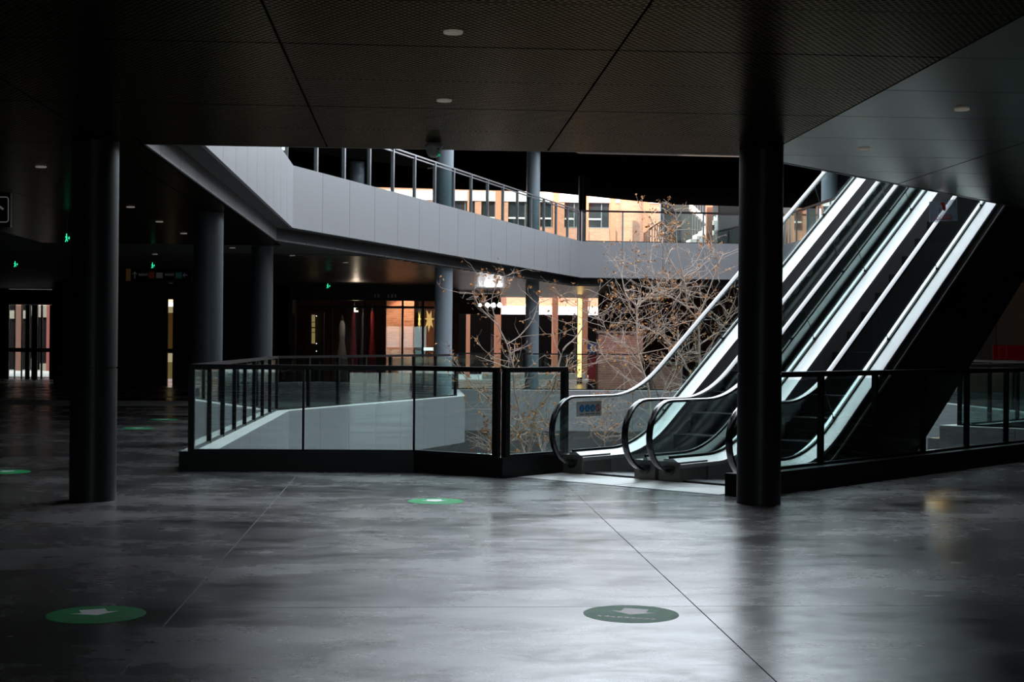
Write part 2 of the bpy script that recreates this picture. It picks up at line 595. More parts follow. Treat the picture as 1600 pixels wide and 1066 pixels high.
for ri, r in enumerate(floor_regions):
    for i in range(-7, 20):
        for j in range(-7, 18):
            xa, ya = FX + 3.12 * i, FY + 3.05 * j
            if ya > 34 and i % 2: continue
            if ya > 34 and j % 2: continue
            sc_ = 2 if ya > 34 else 1
            if 30.9 < ya <= 34 and j % 2 == 0:
                pass
            cell = [(xa, ya), (xa + 3.12 * sc_, ya), (xa + 3.12 * sc_, ya + 3.05 * sc_), (xa, ya + 3.05 * sc_)]
            p = clip_convex(cell, r)
            if len(p) < 3 or area(p) < 0.003:
                continue
            p2 = inset_poly(p, 0.004)
            if len(p2) >= 3:
                MB().prism(p2, -0.003, 0.0).build('floor_slab', FLOOR, floor)

# ---- ground fascia round the court
gf = thing('trim_4', (5.0, 35.0, -1.0), 'grey panelled edge of the ground floor round the open court', 'fascia', kind='structure')
m = MB()
inn, outr = offset_line(G, 0.05), offset_line(G, 0.42)
for i in range(len(G) - 1):
    m.prism([inn[i], inn[i + 1], outr[i + 1], outr[i]], -0.94, SKIRT_T - 0.02)
m.build('backing', DARK, gf)
clad(gf, 'fascia_panel', G, [8, 7, 4, 9, 11, 4, 2], -0.95, SKIRT_T - 0.012, FASCIA)
m = MB()
outr = offset_line(G, 0.41)
for i in range(len(G) - 1):
    m.prism([G[i], G[i + 1], outr[i + 1], outr[i]], SKIRT_T - 0.012, SKIRT_T)
m.build('ledge', LEDGE, gf)

# ---- black kerbs under the near railings
NEAR = [(-2.86, 18.2), (0.0, 18.2), (1.05, 17.40), (1.92, 18.27)]
kerb = thing('trim_5', (0, 18.2, 0), 'black kerb under the near glass railing', 'kerb', kind='structure')
nb = offset_line(NEAR, 0.30)
for i in range(3):
    MB().prism([NEAR[i], NEAR[i + 1], nb[i + 1], nb[i]], 0.0 if i < 2 else -0.0, SKIRT_T).build('kerb_length', BLACK, kerb)
m = MB()
for i in range(3):
    m.prism([NEAR[i], NEAR[i + 1], nb[i + 1], nb[i]], -1.2, 0.0)
m.build('edge_beam', DARK, kerb)
RC0, RC1 = (3.30, 15.45), (11.2, 23.35)
kerb2 = thing('trim_6', (3.4, 15.2, 0), 'black kerb beside the escalators under the right-hand railing', 'kerb', kind='structure')
MB().prism([RC0, RC1, (RC1[0] + .23, RC1[1] - .23), (RC0[0] + .23, RC0[1] - .23)], 0, SKIRT_T).build('kerb_length', BLACK, kerb2)
MB().prism([RC0, RC1, (RC1[0] + .23, RC1[1] - .23), (RC0[0] + .23, RC0[1] - .23)], -1.2, 0).build('edge_beam', DARK, kerb2)

# ---- lower level
lower = MB().box((2, 30, -4.7), (60, 70, 0.2)).build('floor_lower', PAVE)
tag(lower, 'paved floor of the lower court', 'floor', kind='structure')
wl = MB().box((6, 47.5, -2.9), (22, 0.3, 3.4)).build('wall_lower_back', FASCIA)
tag(wl, 'grey wall of the lower level at the back of the court', 'wall', kind='structure')
wl = MB().box((-6.5, 34, -2.9), (0.3, 30, 3.4)).build('wall_lower_left', DARK)
tag(wl, 'dark wall of the lower level on the left of the court', 'wall', kind='structure')
wl = MB().box((18.5, 36, -2.9), (0.3, 24, 3.4)).build('wall_lower_right', DARK)
tag(wl, 'dark wall of the lower level on the right of the court', 'wall', kind='structure')

# ---- walls and the building mass above
for nm, c, s, lab in [('wall_left', (-22.1, 26, 2.0), (0.2, 76, 4.2), 'dark wall at the far left of the hall'),
                      ('wall_right', (24.1, 8.2, 2.0), (0.2, 40.6, 4.2), 'dark wall at the right of the hall'),
                      ('wall_right_back', (20.6, 28.65, 2.0), (7.2, 0.2, 4.2), 'dark cross wall at the right of the hall')]:
    tag(MB().box(c, s).build(nm, DARK), lab, 'wall', kind='structure')
bw = thing('wall_behind', (1, -12, 0), 'dark wall with a glazed entrance behind the viewpoint', 'wall', kind='structure')
for c, s_ in (((-12.1, -12.1, 1.8), (19.8, 0.2, 3.6)), ((13.5, -12.1, 1.8), (21, 0.2, 3.6)), ((0.4, -12.1, 3.2), (5.2, 0.2, 0.8))):
    MB().box(c, s_).build('wall_piece', DARK, bw)
ed_ = thing('door_2', (0.5, -12, 0), 'black-framed glazed entrance behind the viewpoint', 'door', kind='structure')
for k in range(6):
    boxobj('mullion', (-2.15 + 1.02 * k, -12.05, 1.4), (0.08, 0.1, 2.8), 0, BLACK, ed_)
for k in range(5):
    boxobj('pane', (-1.64 + 1.02 * k, -12.05, 1.4), (0.93, 0.012, 2.8), 0, GLASS, ed_)
tag(MB().box((0, -42, -0.12), (140, 60, 0.2)).build('floor_forecourt', PAVE), 'paved forecourt outside the entrance behind the viewpoint', 'pavement', kind='structure')
m = MB()
m.prism([(-22, -12), (24, -12), (24, 14.95), (-22, 14.95)], UP_Z, 28)
m.prism([(15.0 - CE, 14.95), (28.3 - CE, 28.25), (24, 28.25), (24, 14.95)], UP_Z, 22)
tag(m.build('wall_light_block_near', mat('pale_bounce_facade', (0.42, 0.41, 0.40), 0.7)), 'unseen building storeys above the near ceiling, shaped to block sun and bounce light', 'wall', kind='structure')  # unseen mass shaped to keep sun off the court; pale face bounces light
m = MB()
m.prism([(-22, 15.0), (-3.2, 15.0), (-3.2, 29.0), (-22, 40.0)], ROOF_Z + 0.5, 26)
tag(m.build('wall_light_block_left', DARK), 'unseen building storeys above the left gallery, shaped to block the sun', 'wall', kind='structure')  # unseen mass, its height set to shade the court from the sun
# roof over the upper gallery
UR = offset_line(U, 0.15)
m = MB()
m.prism([(-22, 15.0), (UR[0][0], 15.0), UR[1], (UR[1][0], 61), (-22, 61)], ROOF_Z, ROOF_Z + 0.5)
m.prism([UR[1], UR[2], (UR[2][0], 61.9), (UR[1][0], 61)], ROOF_Z, ROOF_Z + 0.5)
m.prism([UR[2], UR[3], (19, UR[3][1]), (19, 67.5), (11.6, 66.6), (UR[2][0], 61.9)], ROOF_Z, ROOF_Z + 0.5)
m.prism([UR[3], (12.7, 36), (19, 36), (19, UR[3][1])], ROOF_Z, ROOF_Z + 0.5)
tag(m.build('ceiling_upper', mat('roof_soffit', (0.004, 0.0035, 0.0035), 0.8, spec=0.0)), 'dark roof soffit over the upper gallery at the back', 'ceiling', kind='structure')
rl = thing('trim_7', (5, 49, ROOF_Z), 'thin pale edge strip along the dark upper roof', 'trim', kind='structure')
for p, q in ((UR[1], UR[2]), (UR[2], UR[3])):
    L = math.hypot(q[0] - p[0], q[1] - p[1]); a = math.atan2(q[1] - p[1], q[0] - p[0])
    boxobj('edge_strip', ((p[0] + q[0]) / 2, (p[1] + q[1]) / 2, ROOF_Z + 0.02), (L, 0.05, 0.05), a, mat('dull_edge_metal', (0.05, 0.04, 0.035), 0.6, spec=0.1), rl)
m = MB().box((18.8, 40.3, 4.0), (0.2, 23, 8.0))
m.box((18.8, 59.0, 5.8), (0.2, 14.2, 4.4))
tag(m.build('wall_court_right', DARK), 'dark wall beyond the right side of the court', 'wall', kind='structure')
tag(MB().box((-12.5, 42, 6.4), (0.2, 38, 3.2)).build('wall_gallery', DARK), 'dark back wall of the upper left gallery', 'wall', kind='structure')

# ---------------------------------------------------------------- columns
def column(x, y, z0, z1, r, material, label, seam=None, group=None):
    t = thing('round_column', (x, y, z0), label, 'column', group)
    m = MB()
    seg = 40
    if seam:
        m.lathe([(r, z0), (r, seam - 0.008)], (x, y, 0), seg).build('lower_shaft', material, t, True)
        MB().lathe([(r - 0.012, seam - 0.008), (r - 0.012, seam + 0.008)], (x, y, 0), seg).build('seam_ring', BLACK, t, True)
        MB().lathe([(r, seam + 0.008), (r, z1)], (x, y, 0), seg).build('upper_shaft', material, t, True)
    else:
        m.lathe([(r, z0), (r, z1)], (x, y, 0), seg).build('shaft', material, t, True)
    return t


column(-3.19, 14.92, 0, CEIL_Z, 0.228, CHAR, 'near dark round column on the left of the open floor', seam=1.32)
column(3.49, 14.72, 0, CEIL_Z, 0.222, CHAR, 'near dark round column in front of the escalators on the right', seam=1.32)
column(-3.19, 23.0, 0, CEIL_Z, 0.225, COLSHADE, 'dark column behind the left one, rising behind the railing corner')
column(-3.19, 31.0, 0, CEIL_Z, 0.225, COLSHADE, 'slate blue column under the bend of the grey balcony')
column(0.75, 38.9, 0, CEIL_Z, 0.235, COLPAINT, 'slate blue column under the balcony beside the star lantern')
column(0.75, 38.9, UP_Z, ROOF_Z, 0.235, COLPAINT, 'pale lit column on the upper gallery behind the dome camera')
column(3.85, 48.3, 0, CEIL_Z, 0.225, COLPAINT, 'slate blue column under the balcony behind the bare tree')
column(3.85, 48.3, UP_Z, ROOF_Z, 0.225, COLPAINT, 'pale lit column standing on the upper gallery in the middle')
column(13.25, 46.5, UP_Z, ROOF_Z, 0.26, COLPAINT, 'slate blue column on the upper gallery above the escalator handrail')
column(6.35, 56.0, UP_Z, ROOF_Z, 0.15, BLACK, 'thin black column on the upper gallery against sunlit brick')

# ---------------------------------------------------------------- railings
def railing(name, label, pts, z0, height, post_mat, rail_mat, module, post=(0.05, 0.05), rail=(0.06, 0.05), glass=GLASS, corner=None, group=None, double=False, ends=(True, True), gap_top=0.03):
    t = thing(name, (pts[0][0], pts[0][1], z0), label, 'railing', group)
    zt = z0 + height
    done = set()
    for i in range(len(pts) - 1):
        p, q = Vector(pts[i]), Vector(pts[i + 1])
        L = (q - p).length
        a = math.atan2(q.y - p.y, q.x - p.x)
        n = max(1, round(L / module))
        mid = (p + q) / 2
        boxobj('handrail', (mid.x, mid.y, zt - rail[1] / 2), (L + rail[0] * 0.8, rail[0], rail[1]), a, rail_mat, t)
        if double:
            boxobj('handrail', (mid.x, mid.y, zt - rail[1] - 0.06), (L + rail[0] * 0.4, rail[0] * 0.8, rail[1] * 0.8), a, rail_mat, t)
        boxobj('base_channel', (mid.x, mid.y, z0 + 0.015), (L, 0.05, 0.03), a, rail_mat, t)
        for k in range(n + 1):
            c = p + (q - p) * (k / n)
            key = (round(c.x, 2), round(c.y, 2))
            if key in done or (i == 0 and k == 0 and not ends[0]) or (i == len(pts) - 2 and k == n and not ends[1]):
                continue
            done.add(key)
            ps = post
            if corner and ((i == 0 and k == 0) or (i == len(pts) - 2 and k == n)):
                ps = corner
            boxobj('post', (c.x, c.y, z0 + (height - rail[1]) / 2), (ps[0], ps[1], height - rail[1]), a, post_mat, t)
        for k in range(n):
            c = p + (q - p) * ((k + 0.5) / n)
            boxobj('glass_panel', (c.x, c.y, z0 + 0.03 + (height - rail[1] - 0.03 - gap_top) / 2), (L / n - 0.05, 0.012, height - rail[1] - 0.03 - gap_top), a, glass, t)
    return t


RH = 1.07
off = [(p[0], p[1]) for p in offset_line(G, 0.25)]
railing('glass_railing', 'black-framed glass railing across the near side of the court', [(-2.72, 18.26), (0.0, 18.26), (0.98, 17.52)], SKIRT_T, RH, BLACK, BLACK, 1.38, post=(0.03, 0.05), corner=(0.075, 0.075), rail=(0.07, 0.06))
railing('glass_railing', 'short black-framed glass railing ending at the first escalator handrail', [(1.09, 17.50), (1.87, 18.28)], SKIRT_T, RH, BLACK, BLACK, 1.3, post=(0.075, 0.075), rail=(0.07, 0.06))
railing('glass_railing', 'black fin-post glass railing along the left side and bend of the court', [(-2.72, 18.42), (off[1][0], off[1][1]), (off[2][0], off[2][1])], SKIRT_T, RH, BLACK, BLACK, 1.32, post=(0.06, 0.07), rail=(0.07, 0.05), ends=(False, True))
railing('glass_railing', 'dark glass railing along the back of the ground floor court', [(off[3][0], off[3][1]), (off[4][0], off[4][1])], SKIRT_T, RH, ALU, BLACK, 1.6, post=(0.03, 0.04), rail=(0.05, 0.04))
railing('glass_railing', 'black glass railing on the far right side of the court', [(off[4][0], off[4][1] - .12), (off[5][0], off[5][1] + .1)], SKIRT_T, RH, BLACK, BLACK, 1.35, post=(0.06, 0.06))
railing('glass_railing', 'black glass railing below the escalator landing at the right edge', [(off[5][0], off[5][1]), (off[6][0], off[6][1]), (off[7][0], off[7][1])], SKIRT_T, RH, BLACK, BLACK, 1.35, post=(0.06, 0.06))
railing('glass_railing', 'black-framed glass railing beside the escalators behind the right column', [(3.72, 15.65), (11.1, 23.03)], SKIRT_T, RH, BLACK, BLACK, 1.34, post=(0.06, 0.06), rail=(0.07, 0.06))
uo = offset_line(U, 0.14)
railing('gallery_railing', 'grey-post glass railing on top of the upper left balcony and its bend', [(uo[0][0], 15.2), uo[1], uo[2]], FASC_T, 1.06, ALU, ALU, 1.34, post=(0.06, 0.07), rail=(0.05, 0.035), double=True)
railing('gallery_railing', 'grey glass railing on top of the straight upper balcony at the back', [(uo[2][0] + .12, uo[2][1]), (uo[3][0] - .12, uo[3][1])], FASC_T, 1.06, ALU, BLACK, 1.31, post=(0.05, 0.05), rail=(0.06, 0.06))
railing('gallery_railing', 'upper glass railing on the right side seen through the escalator glass', [uo[3], uo[4]], FASC_T, 1.06, ALU, BLACK, 1.31, post=(0.05, 0.05), rail=(0.06, 0.06))

# ---------------------------------------------------------------- escalators
A0 = Vector((1.646, 17.70))
TAN, S0, SW, TOPZ = 0.69, 1.73, 0.55, UP_Z
S1 = S0 + TOPZ / TAN


def eh(s):
    def ramp(x):
        if x <= -SW: return 0.0
        if x >= SW: return x
        return (x + SW) ** 2 / (4 * SW)
    return TAN * (ramp(s - S0) - ramp(s - S1))


def E(s, v, z):
    return (A0.x + SQ * (s + v), A0.y + SQ * (s - v), z)


def srange(a, b_):
    out, s = [], a
    while s < b_ - 1e-6:
        out.append(s)
        near = min(abs(s - S0), abs(s - S1))
        s += 0.10 if near < 0.75 else 0.4
    out.append(b_)
    return out


def strip(section, s_list, cap=True):
    """sweep a (dv, dz) section along the escalator path"""
    m = MB()
    rings = [[E(s, dv, (eh(s) + dz) if not callable(dz) else dz(s)) for dv, dz in section] for s in s_list]
    return m.sweep(rings, True, cap)


def balustrade(t, v0, ext, inner):
    s_end = 10.4
    S = srange(0.43, s_end)
    # deck: flat top with sloped shoulders
    wl_, wr = ext
    fl, fr = (wl_ * 0.85, wr * 0.35)
    BL, BR = -0.15, 0.15
    strip([(v0 + wl_, 0.21), (v0 + fl, 0.27), (v0 + fr, 0.27), (v0 + wr, 0.21), (v0 + wr, 0.165), (v0 + wl_, 0.165)], S).build('deck', STEEL, t, True)
    # skirt towards the steps and cladding to the outside
    sv = v0 + (wr - 0.014 if inner > 0 else wl_ + 0.014)
    strip([(sv - 0.012, 0.165), (sv + 0.012, 0.165), (sv + 0.012, -0.22), (sv - 0.012, -0.22)], srange(1.0, s_end)).build('skirt_panel', SKIRT, t, True)
    ov = v0 + (wl_ + 0.014 if inner > 0 else wr - 0.014)
    lo = lambda s: max(eh(s) - 1.54, -1.0 if s > 2.2 else -0.002)
    strip([(ov - 0.012, 0.165), (ov + 0.012, 0.165), (ov + 0.012, lo), (ov - 0.012, lo)], S).build('side_cladding', BLACK, t, True)
    strip([(ov - 0.03, 0.03), (ov + 0.03, 0.03), (ov + 0.03, -0.01), (ov - 0.03, -0.01)], srange(0.5, s_end)).build('trim_strip', mat('trim_steel', (0.4, 0.4, 0.4), 0.4, metal=0.8), t, True)
    # glass clamp line
    strip([(v0 - 0.014, 0.30), (v0 + 0.014, 0.30), (v0 + 0.014, 0.262), (v0 - 0.014, 0.262)], S).build('glass_clamp', BLACK, t, True)
    # newel base block with the handrail inlet
    m = MB()
    pts = [E(0.425, v0 + BL, 0), E(0.425, v0 + BR, 0), E(1.0, v0 + BR, 0), E(1.0, v0 + BL, 0)]
    m.prism([p[:2] for p in pts], 0.0, 0.235)
    nb_ = m.build('newel_base', mat('newel_steel', (0.20, 0.19, 0.18), 0.38, metal=0.6), t)
    m = MB()
    for sgn in (0,):
        ring = [E(0.40, v0 + 0.085 * math.cos(a), 0.20 + 0.11 * math.sin(a) - 0.02) for a in [math.pi + math.pi * k / 10 for k in range(11)]]
        ring2 = [E(0.46, v0 + 0.085 * math.cos(a), 0.20 + 0.11 * math.sin(a) - 0.02) for a in [math.pi + math.pi * k / 10 for k in range(11)]]
        m.sweep([ring, ring2])
    m.build('inlet_cover', RUBBER, nb_)
    # handrail: newel loop, run, upper newel
    R = 0.41
    path = [(0.72, 0.10), (0.60, 0.105)]
    for k in range(0, 15):
        a = -math.pi / 2 - math.pi * k / 14
        path.append((R + 0.02 + R * math.cos(a), 0.535 + R * math.sin(a)))
    for s in srange(0.7, S1 + 1.2):
        path.append((s, eh(s) + 0.945))
    sc_ = S1 + 1.35
    for k in range(1, 13):
        a = math.pi / 2 - math.pi * k / 12
        path.append((sc_ + R * math.cos(a), TOPZ + 0.535 + R * math.sin(a)))
    prof = [(-0.042, -0.012), (-0.036, 0.010), (-0.018, 0.018), (0.018, 0.018), (0.036, 0.010), (0.042, -0.012), (0.030, -0.020), (-0.030, -0.020)]
    rings = []
    for i, (s, z) in enumerate(path):
        a, b_ = path[max(0, i - 1)], path[min(len(path) - 1, i + 1)]
        ds, dz = b_[0] - a[0], b_[1] - a[1]
        L = math.hypot(ds, dz)
        ns, nz = -dz / L, ds / L            # outward normal of the loop
        rings.append([E(s + ns * q, v0 + pv, z + nz * q) for pv, q in prof])
    MB().sweep(rings).build('handrail', RUBBER, t, True)
    # glass panels with joints square to the slope
    joints = [0.12, 1.12, 2.35, 3.75, 5.15, 6.55, 7.95, 9.2, 10.35]
    for k in range(len(joints) - 1):
        a, b_ = joints[k] + 0.006, joints[k + 1] - 0.006
        if k == 0:
            # rounded newel pane
            poly = []
            for q in range(0, 11):
                an = -math.pi / 2 - math.pi * q / 10
                poly.append((R + 0.02 + (R - 0.02) * math.cos(an), 0.535 + (R - 0.02) * math.sin(an)))
            poly += [(b_, 0.925), (b_, 0.27), (0.6, 0.27), (0.43, 0.27), (0.40, 0.15)]
            poly = [p for p in poly if not (p[0] > 0.42 and p[1] < 0.2)]
            r1 = [E(s, v0 - 0.006, z) for s, z in poly]
            r2 = [E(s, v0 + 0.006, z) for s, z in poly]
            MB().sweep([r1, r2]).build('glass_panel', ESC_GLASS, t)
            continue
        ss = [a + (b_ - a) * i / 8 for i in range(9)]
        rings = []
        for s in ss:
            sl = (eh(s + 0.05) - eh(s - 0.05)) / 0.1 / TAN
            st = s - 0.29 * sl
            rings.append([E(s, v0 - 0.006, eh(s) + 0.27), E(s, v0 + 0.006, eh(s) + 0.27), E(st, v0 + 0.006, eh(st) + 0.925), E(st, v0 - 0.006, eh(st) + 0.925)])
        MB().sweep(rings).build('glass_panel', ESC_GLASS, t)
        s = joints[k + 1]
        if k < len(joints) - 2:
            sl = (eh(s + 0.05) - eh(s - 0.05)) / 0.1 / TAN
            st = s - 0.29 * sl
            MB().tube([E(s, v0, eh(s) + 0.28), E(st, v0, eh(st) + 0.92)], 0.005, 5).build('joint_seal', mat('grey_seal', (0.12, 0.12, 0.12), 0.5), t)
            p = E(s, v0, eh(s) + 0.262)
            boxobj('clamp_block', (p[0], p[1], p[2] + 0.03), (0.03, 0.03, 0.045), math.pi / 4, BLACK, t)


STEP = None


def escalator(label, va, vb):
    o = E(0.4, (va + vb) / 2, 0)
    t = thing('escalator', o, label, 'escalator')
    balustrade(t, va, (-0.06 if va < 1 else -0.095, 0.16), +1)
    balustrade(t, vb, (-0.095, 0.15) if vb > 2 else (-0.03, 0.06), -1)
    w0, w1 = va + 0.14, vb - 0.14
    # truss underside
    S = srange(2.3, 10.4)
    lo = lambda s: max(eh(s) - 1.54, -1.0)
    lo2 = lambda s: max(eh(s) - 1.48, -0.94)
    strip([(va - 0.12, lo2), (vb + 0.12, lo2), (vb + 0.12, lo), (va - 0.12, lo)], S).build('truss_underside', BLACK, t, True)
    # steps
    k = 0
    s = 0.95
    vm, w = (va + vb) / 2, (w1 - w0) - 0.01
    while s < S1 + 1.0:
        zt = eh(s)
        p = E(s, vm, zt - (0.15 if s < 1.2 or s > S1 + .5 else 0.30))
        boxobj('step', p, (0.40, w, 0.30), math.pi / 4, STEPM, t)
        s += 0.40
    # comb plate
    c = E(0.62, vm, 0.0)
    boxobj('comb_plate', (c[0], c[1], 0.012), (0.26, w, 0.024), math.pi / 4, STEPM, t)
    # landing plates
    for s_a, s_b in ((-0.42, 0.44),):
        pts = [E(s_a, va - 0.16, 0)[:2], E(s_a, vb + 0.17, 0)[:2], E(s_b, vb + 0.17, 0)[:2], E(s_b, va - 0.16, 0)[:2]]
        MB().prism(pts, 0.0, 0.006).build('landing_plate', PLATE, t)
    return t


esc1 = escalator('left escalator with black handrails and bright steel decks rising to the right', 0.0, 1.095)
esc2 = escalator('right escalator beside the dark column, rising parallel to the other one', 1.446, 2.518)

# ---------------------------------------------------------------- outdoors at the back
def Wz(px, py, z):
    d = CAM_R @ Vector(((px - IMG_W / 2) / F_PX, -(py - IMG_H / 2) / F_PX, -1.0))
    return EYE + d * ((z - EYE.z) / d.z)


def slab_px(name, pxa, pya, pxb, pyb, Y, depth, material, parent=None):
    """upright box whose front face spans a pixel rectangle at depth Y"""
    a, b_ = W(pxa, pya, Y), W(pxb, pyb, Y)
    x0_, x1_, z1_, z0_ = a.x, b_.x, max(a.z, b_.z), min(a.z, b_.z)
    return MB().box(((x0_ + x1_) / 2, Y + depth / 2, (z0_ + z1_) / 2), (x1_ - x0_, depth, z1_ - z0_)).build(name, material, parent)


tag(MB().box((0, 92, -0.12), (140, 56, 0.2)).build('floor_outside', PAVE), 'sunlit paving of the street behind the hall', 'pavement', kind='structure')
tag(MB().box((48, 40, -0.32), (58, 50, 0.2)).build('floor_street', PAVE), 'paving of the street to the right of the hall', 'pavement', kind='structure')

FY_ = 72.0
sb = thing('street_block', (42, 60, 0), 'dark building across the street on the right, seen only as a reflection in glass', 'building')
MB().box((42, 60, 6), (0.5, 80, 12)).build('wall', DARK, sb)
for k in range(12):
    boxobj('shop_window', (41.7, 30 + 5.0 * k, 1.6), (0.06, 3.6, 2.6), 0, mat('brown_shop_window', (0.10, 0.075, 0.045), 0.4), sb)
bld = thing('brick_building', (8, FY_, 0), 'sunlit orange brick building with white bands beyond the upper gallery', 'building')
DKGL = mat('dark_window_glass', (0.02, 0.025, 0.03), 0.08, spec=0.8)


def wallx(name, xa, xb, za, zb, y=FY_, d=0.4, material=BRICK, par=bld):
    return MB().box(((xa + xb) / 2, y + d / 2, (za + zb) / 2), (xb - xa, d, zb - za)).build(name, material, par)


zs, zh = W(940, 357, FY_).z, W(940, 317, FY_).z
wallx('brick_wall', -14, 12.0, 3.42, zs)
wallx('ground_beam', -14, 12.0, 3.08, 3.42, y=FY_ - 0.15, d=0.6, material=WHITE)
wallx('upper_band', -14, 12.0, zh, zh + 0.48, y=FY_ - 0.05, d=0.6, material=WHITE)
wallx('upper_wall', -14, 12.0, zh + 0.48, zh + 4.0)
edges = [-14.0, W(690, 340, FY_).x, W(700, 340, FY_).x, W(742, 340, FY_).x, W(752, 340, FY_).x, W(786, 340, FY_).x, W(794, 340, FY_).x, W(836, 340, FY_).x, W(844, 340, FY_).x, W(872, 340, FY_).x, W(882, 340, FY_).x, W(906, 340, FY_).x, W(919, 340, FY_).x, W(952, 340, FY_).x, 12.0]
for k in range(0, len(edges) - 1, 2):
    pass
wins = [(edges[i], edges[i + 1]) for i in range(2, 13, 2)]
last = edges[0]
for xa, xb in wins:
    wallx('brick_pier', last, xa, zs, zh)
    w = wallx('window_frame', xa, xb, zs, zs + 0.06, y=FY_ + 0.05, d=0.12, material=ALU)
    wallx('window_pane', xa, xb, zs + 0.06, zh, y=FY_ + 0.22, d=0.02, material=DKGL)
    xm = xa + (xb - xa) * 0.62
    wallx('window_mullion', xm, xm + 0.05, zs + 0.06, zh, y=FY_ + 0.12, d=0.06, material=ALU)
    wallx('window_bar', xa, xm, zs + 0.42, zs + 0.50, y=FY_ + 0.12, d=0.06, material=WHITE)
    last = xb
wallx('brick_pier', last, 12.0, zs, zh)
# round brick stair tower and recess to the right
c = W(988, 340, 71.6)
MB().lathe([(0.58, 0), (0.58, 12)], (c.x, 72.0, 0), 28).build('round_tower', BRICK, bld, True)
# ground floor recess: shopfronts, their shade painted as a black back wall
wallx('shopfront_back', -14, 12.0, 0, 3.08, y=75, d=0.2, material=mat('black_shop_void', (0.004, 0.004, 0.004), 0.9, spec=0.05))
for k in range(12):
    x = -13 + 2.1 * k
    wallx('shopfront_mullion', x, x + 0.1, 0, 3.08, y=73.6, d=0.1, material=BLACK)

rb = thing('stair_house', (14, 74, 0), 'dark brick stair house with a sunlit white outdoor stair behind the gallery', 'building')
wallx('back_wall', 12.1, 20.5, 0, 12, y=74, d=0.3, material=DARK, par=rb)
a, b_ = W(1040, 330, 69.5), W(1080, 330, 69.5)
wallx('dark_pier', 12.15, b_.x - 0.3, 0, 9, y=72.5, d=0.5, material=BLACK, par=rb)
a, b_ = W(1124, 330, 69), W(1158, 330, 69)
wallx('dark_pier', a.x, b_.x, 0, 10, y=69, d=0.4, material=BLACK, par=rb)
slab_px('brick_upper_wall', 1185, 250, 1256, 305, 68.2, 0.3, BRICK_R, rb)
slab_px('lit_brick_pier', 1242, 300, 1252, 380, 68, 0.3, BRICK, rb)
slab_px('pale_edge', 1157, 300, 1160, 380, 68.4, 0.1, WHITE, rb)
st = rb
pts = [(1078, 374), (1088, 366), (1097, 360), (1103, 352), (1112, 345), (1121, 336)]
for k, (px, py) in enumerate(pts):
    p = W(px, py, 69.5); q = W(px + 12, py + 16, 69.5)
    MB().box(((p.x + q.x) / 2, 69.9, (p.z + q.z) / 2), (q.x - p.x, 1.2, p.z - q.z)).build('step', WHITE, st)
p, q = W(1078, 318, 69.4), W(1108, 345, 69.4)
L = math.hypot(q.x - p.x, q.z - p.z)
m = MB().add([(p.x, 69.2, p.z), (q.x, 69.2, q.z), (q.x, 69.2, q.z - .32), (p.x, 69.2, p.z - .32), (p.x, 69.6, p.z), (q.x, 69.6, q.z), (q.x, 69.6, q.z - .32), (p.x, 69.6, p.z - .32)],
             [(0, 1, 2, 3), (7, 6, 5, 4), (0, 4, 5, 1), (1, 5, 6, 2), (2, 6, 7, 3), (3, 7, 4, 0)])
m.build('stringer', WHITE, st)
for k in range(11):
    px = 1082 + 4 * k
    t_, b2 = W(px, 316, 69.3), W(px, 372 - 3.2 * (k if k < 9 else 9) - 3, 69.3)
    boxobj('baluster', (t_.x, 69.25, (t_.z + b2.z) / 2), (0.04, 0.04, t_.z - b2.z), 0, mat('baluster_grey', (0.10, 0.10, 0.11), 0.5), st)
p, q = W(1080, 314, 69.3), W(1124, 312, 69.3)
boxobj('stair_rail', ((p.x + q.x) / 2, 69.25, p.z), (q.x - p.x, 0.05, 0.06), 0, WHITE, st)
st2 = thing('stair_guard', (11.3, 63.0, 4.8), 'small slanting metal stair guard beside the brick tower', 'railing')
for k in range(7):
    px, py = 1015 + 4 * k, 358 - 2.6 * k
    t_, b2 = W(px, py, 63.0), W(px, 374, 63.0)
    b2.z = 4.8
    boxobj('baluster', (t_.x, 63.0, (t_.z + b2.z) / 2), (0.035, 0.035, t_.z - b2.z), 0, ALU, st2)
MB().tube([W(1013, 359, 63.0), W(1041, 341, 63.0)], 0.03, 6).build('guard_rail', ALU, st2)

# terracotta posts
def post_px(px, Y, z0, z1, w, label):
    x = W(px, 400, Y).x
    t = thing('terracotta_post', (x, Y, z0), label, 'post', 'terracotta steel posts at the back')
    boxobj('shaft', (x, Y, (z0 + z1) / 2), (w, w, z1 - z0), 0, TERRA, t)
    boxobj('foot_plate', (x, Y, z0 + 0.02), (w + 0.12, w + 0.12, 0.04), 0, TERRA, t)


for px, w, lab in [(732.5, .18, 'terracotta post just right of the slate column with the star lantern'), (778.5, .30, 'terracotta post below the row of bright white lamps'),
                   (868, .27, 'terracotta post right of the slate column behind the bare tree'), (914, .28, 'terracotta post beside the yellow strip of painted sunlight'),
                   (957, .24, 'upper terracotta post on the brick pier right of the dark window'), (1009, .27, 'upper terracotta post right of the round brick tower'),
                   (1107.5, .27, 'bright orange post in front of the white stair'), (1255, .18, 'upper terracotta post beside the escalator handrail')]:
    post_px(px, 67.7, 0, 10.0, w, lab)
slab = MB().box((5.3, 65.6, 0.14), (4.6, 0.45, 0.28)).build('stone_bench', WHITE)
tag(slab, 'long low white stone bench on the ground behind the court', 'bench')

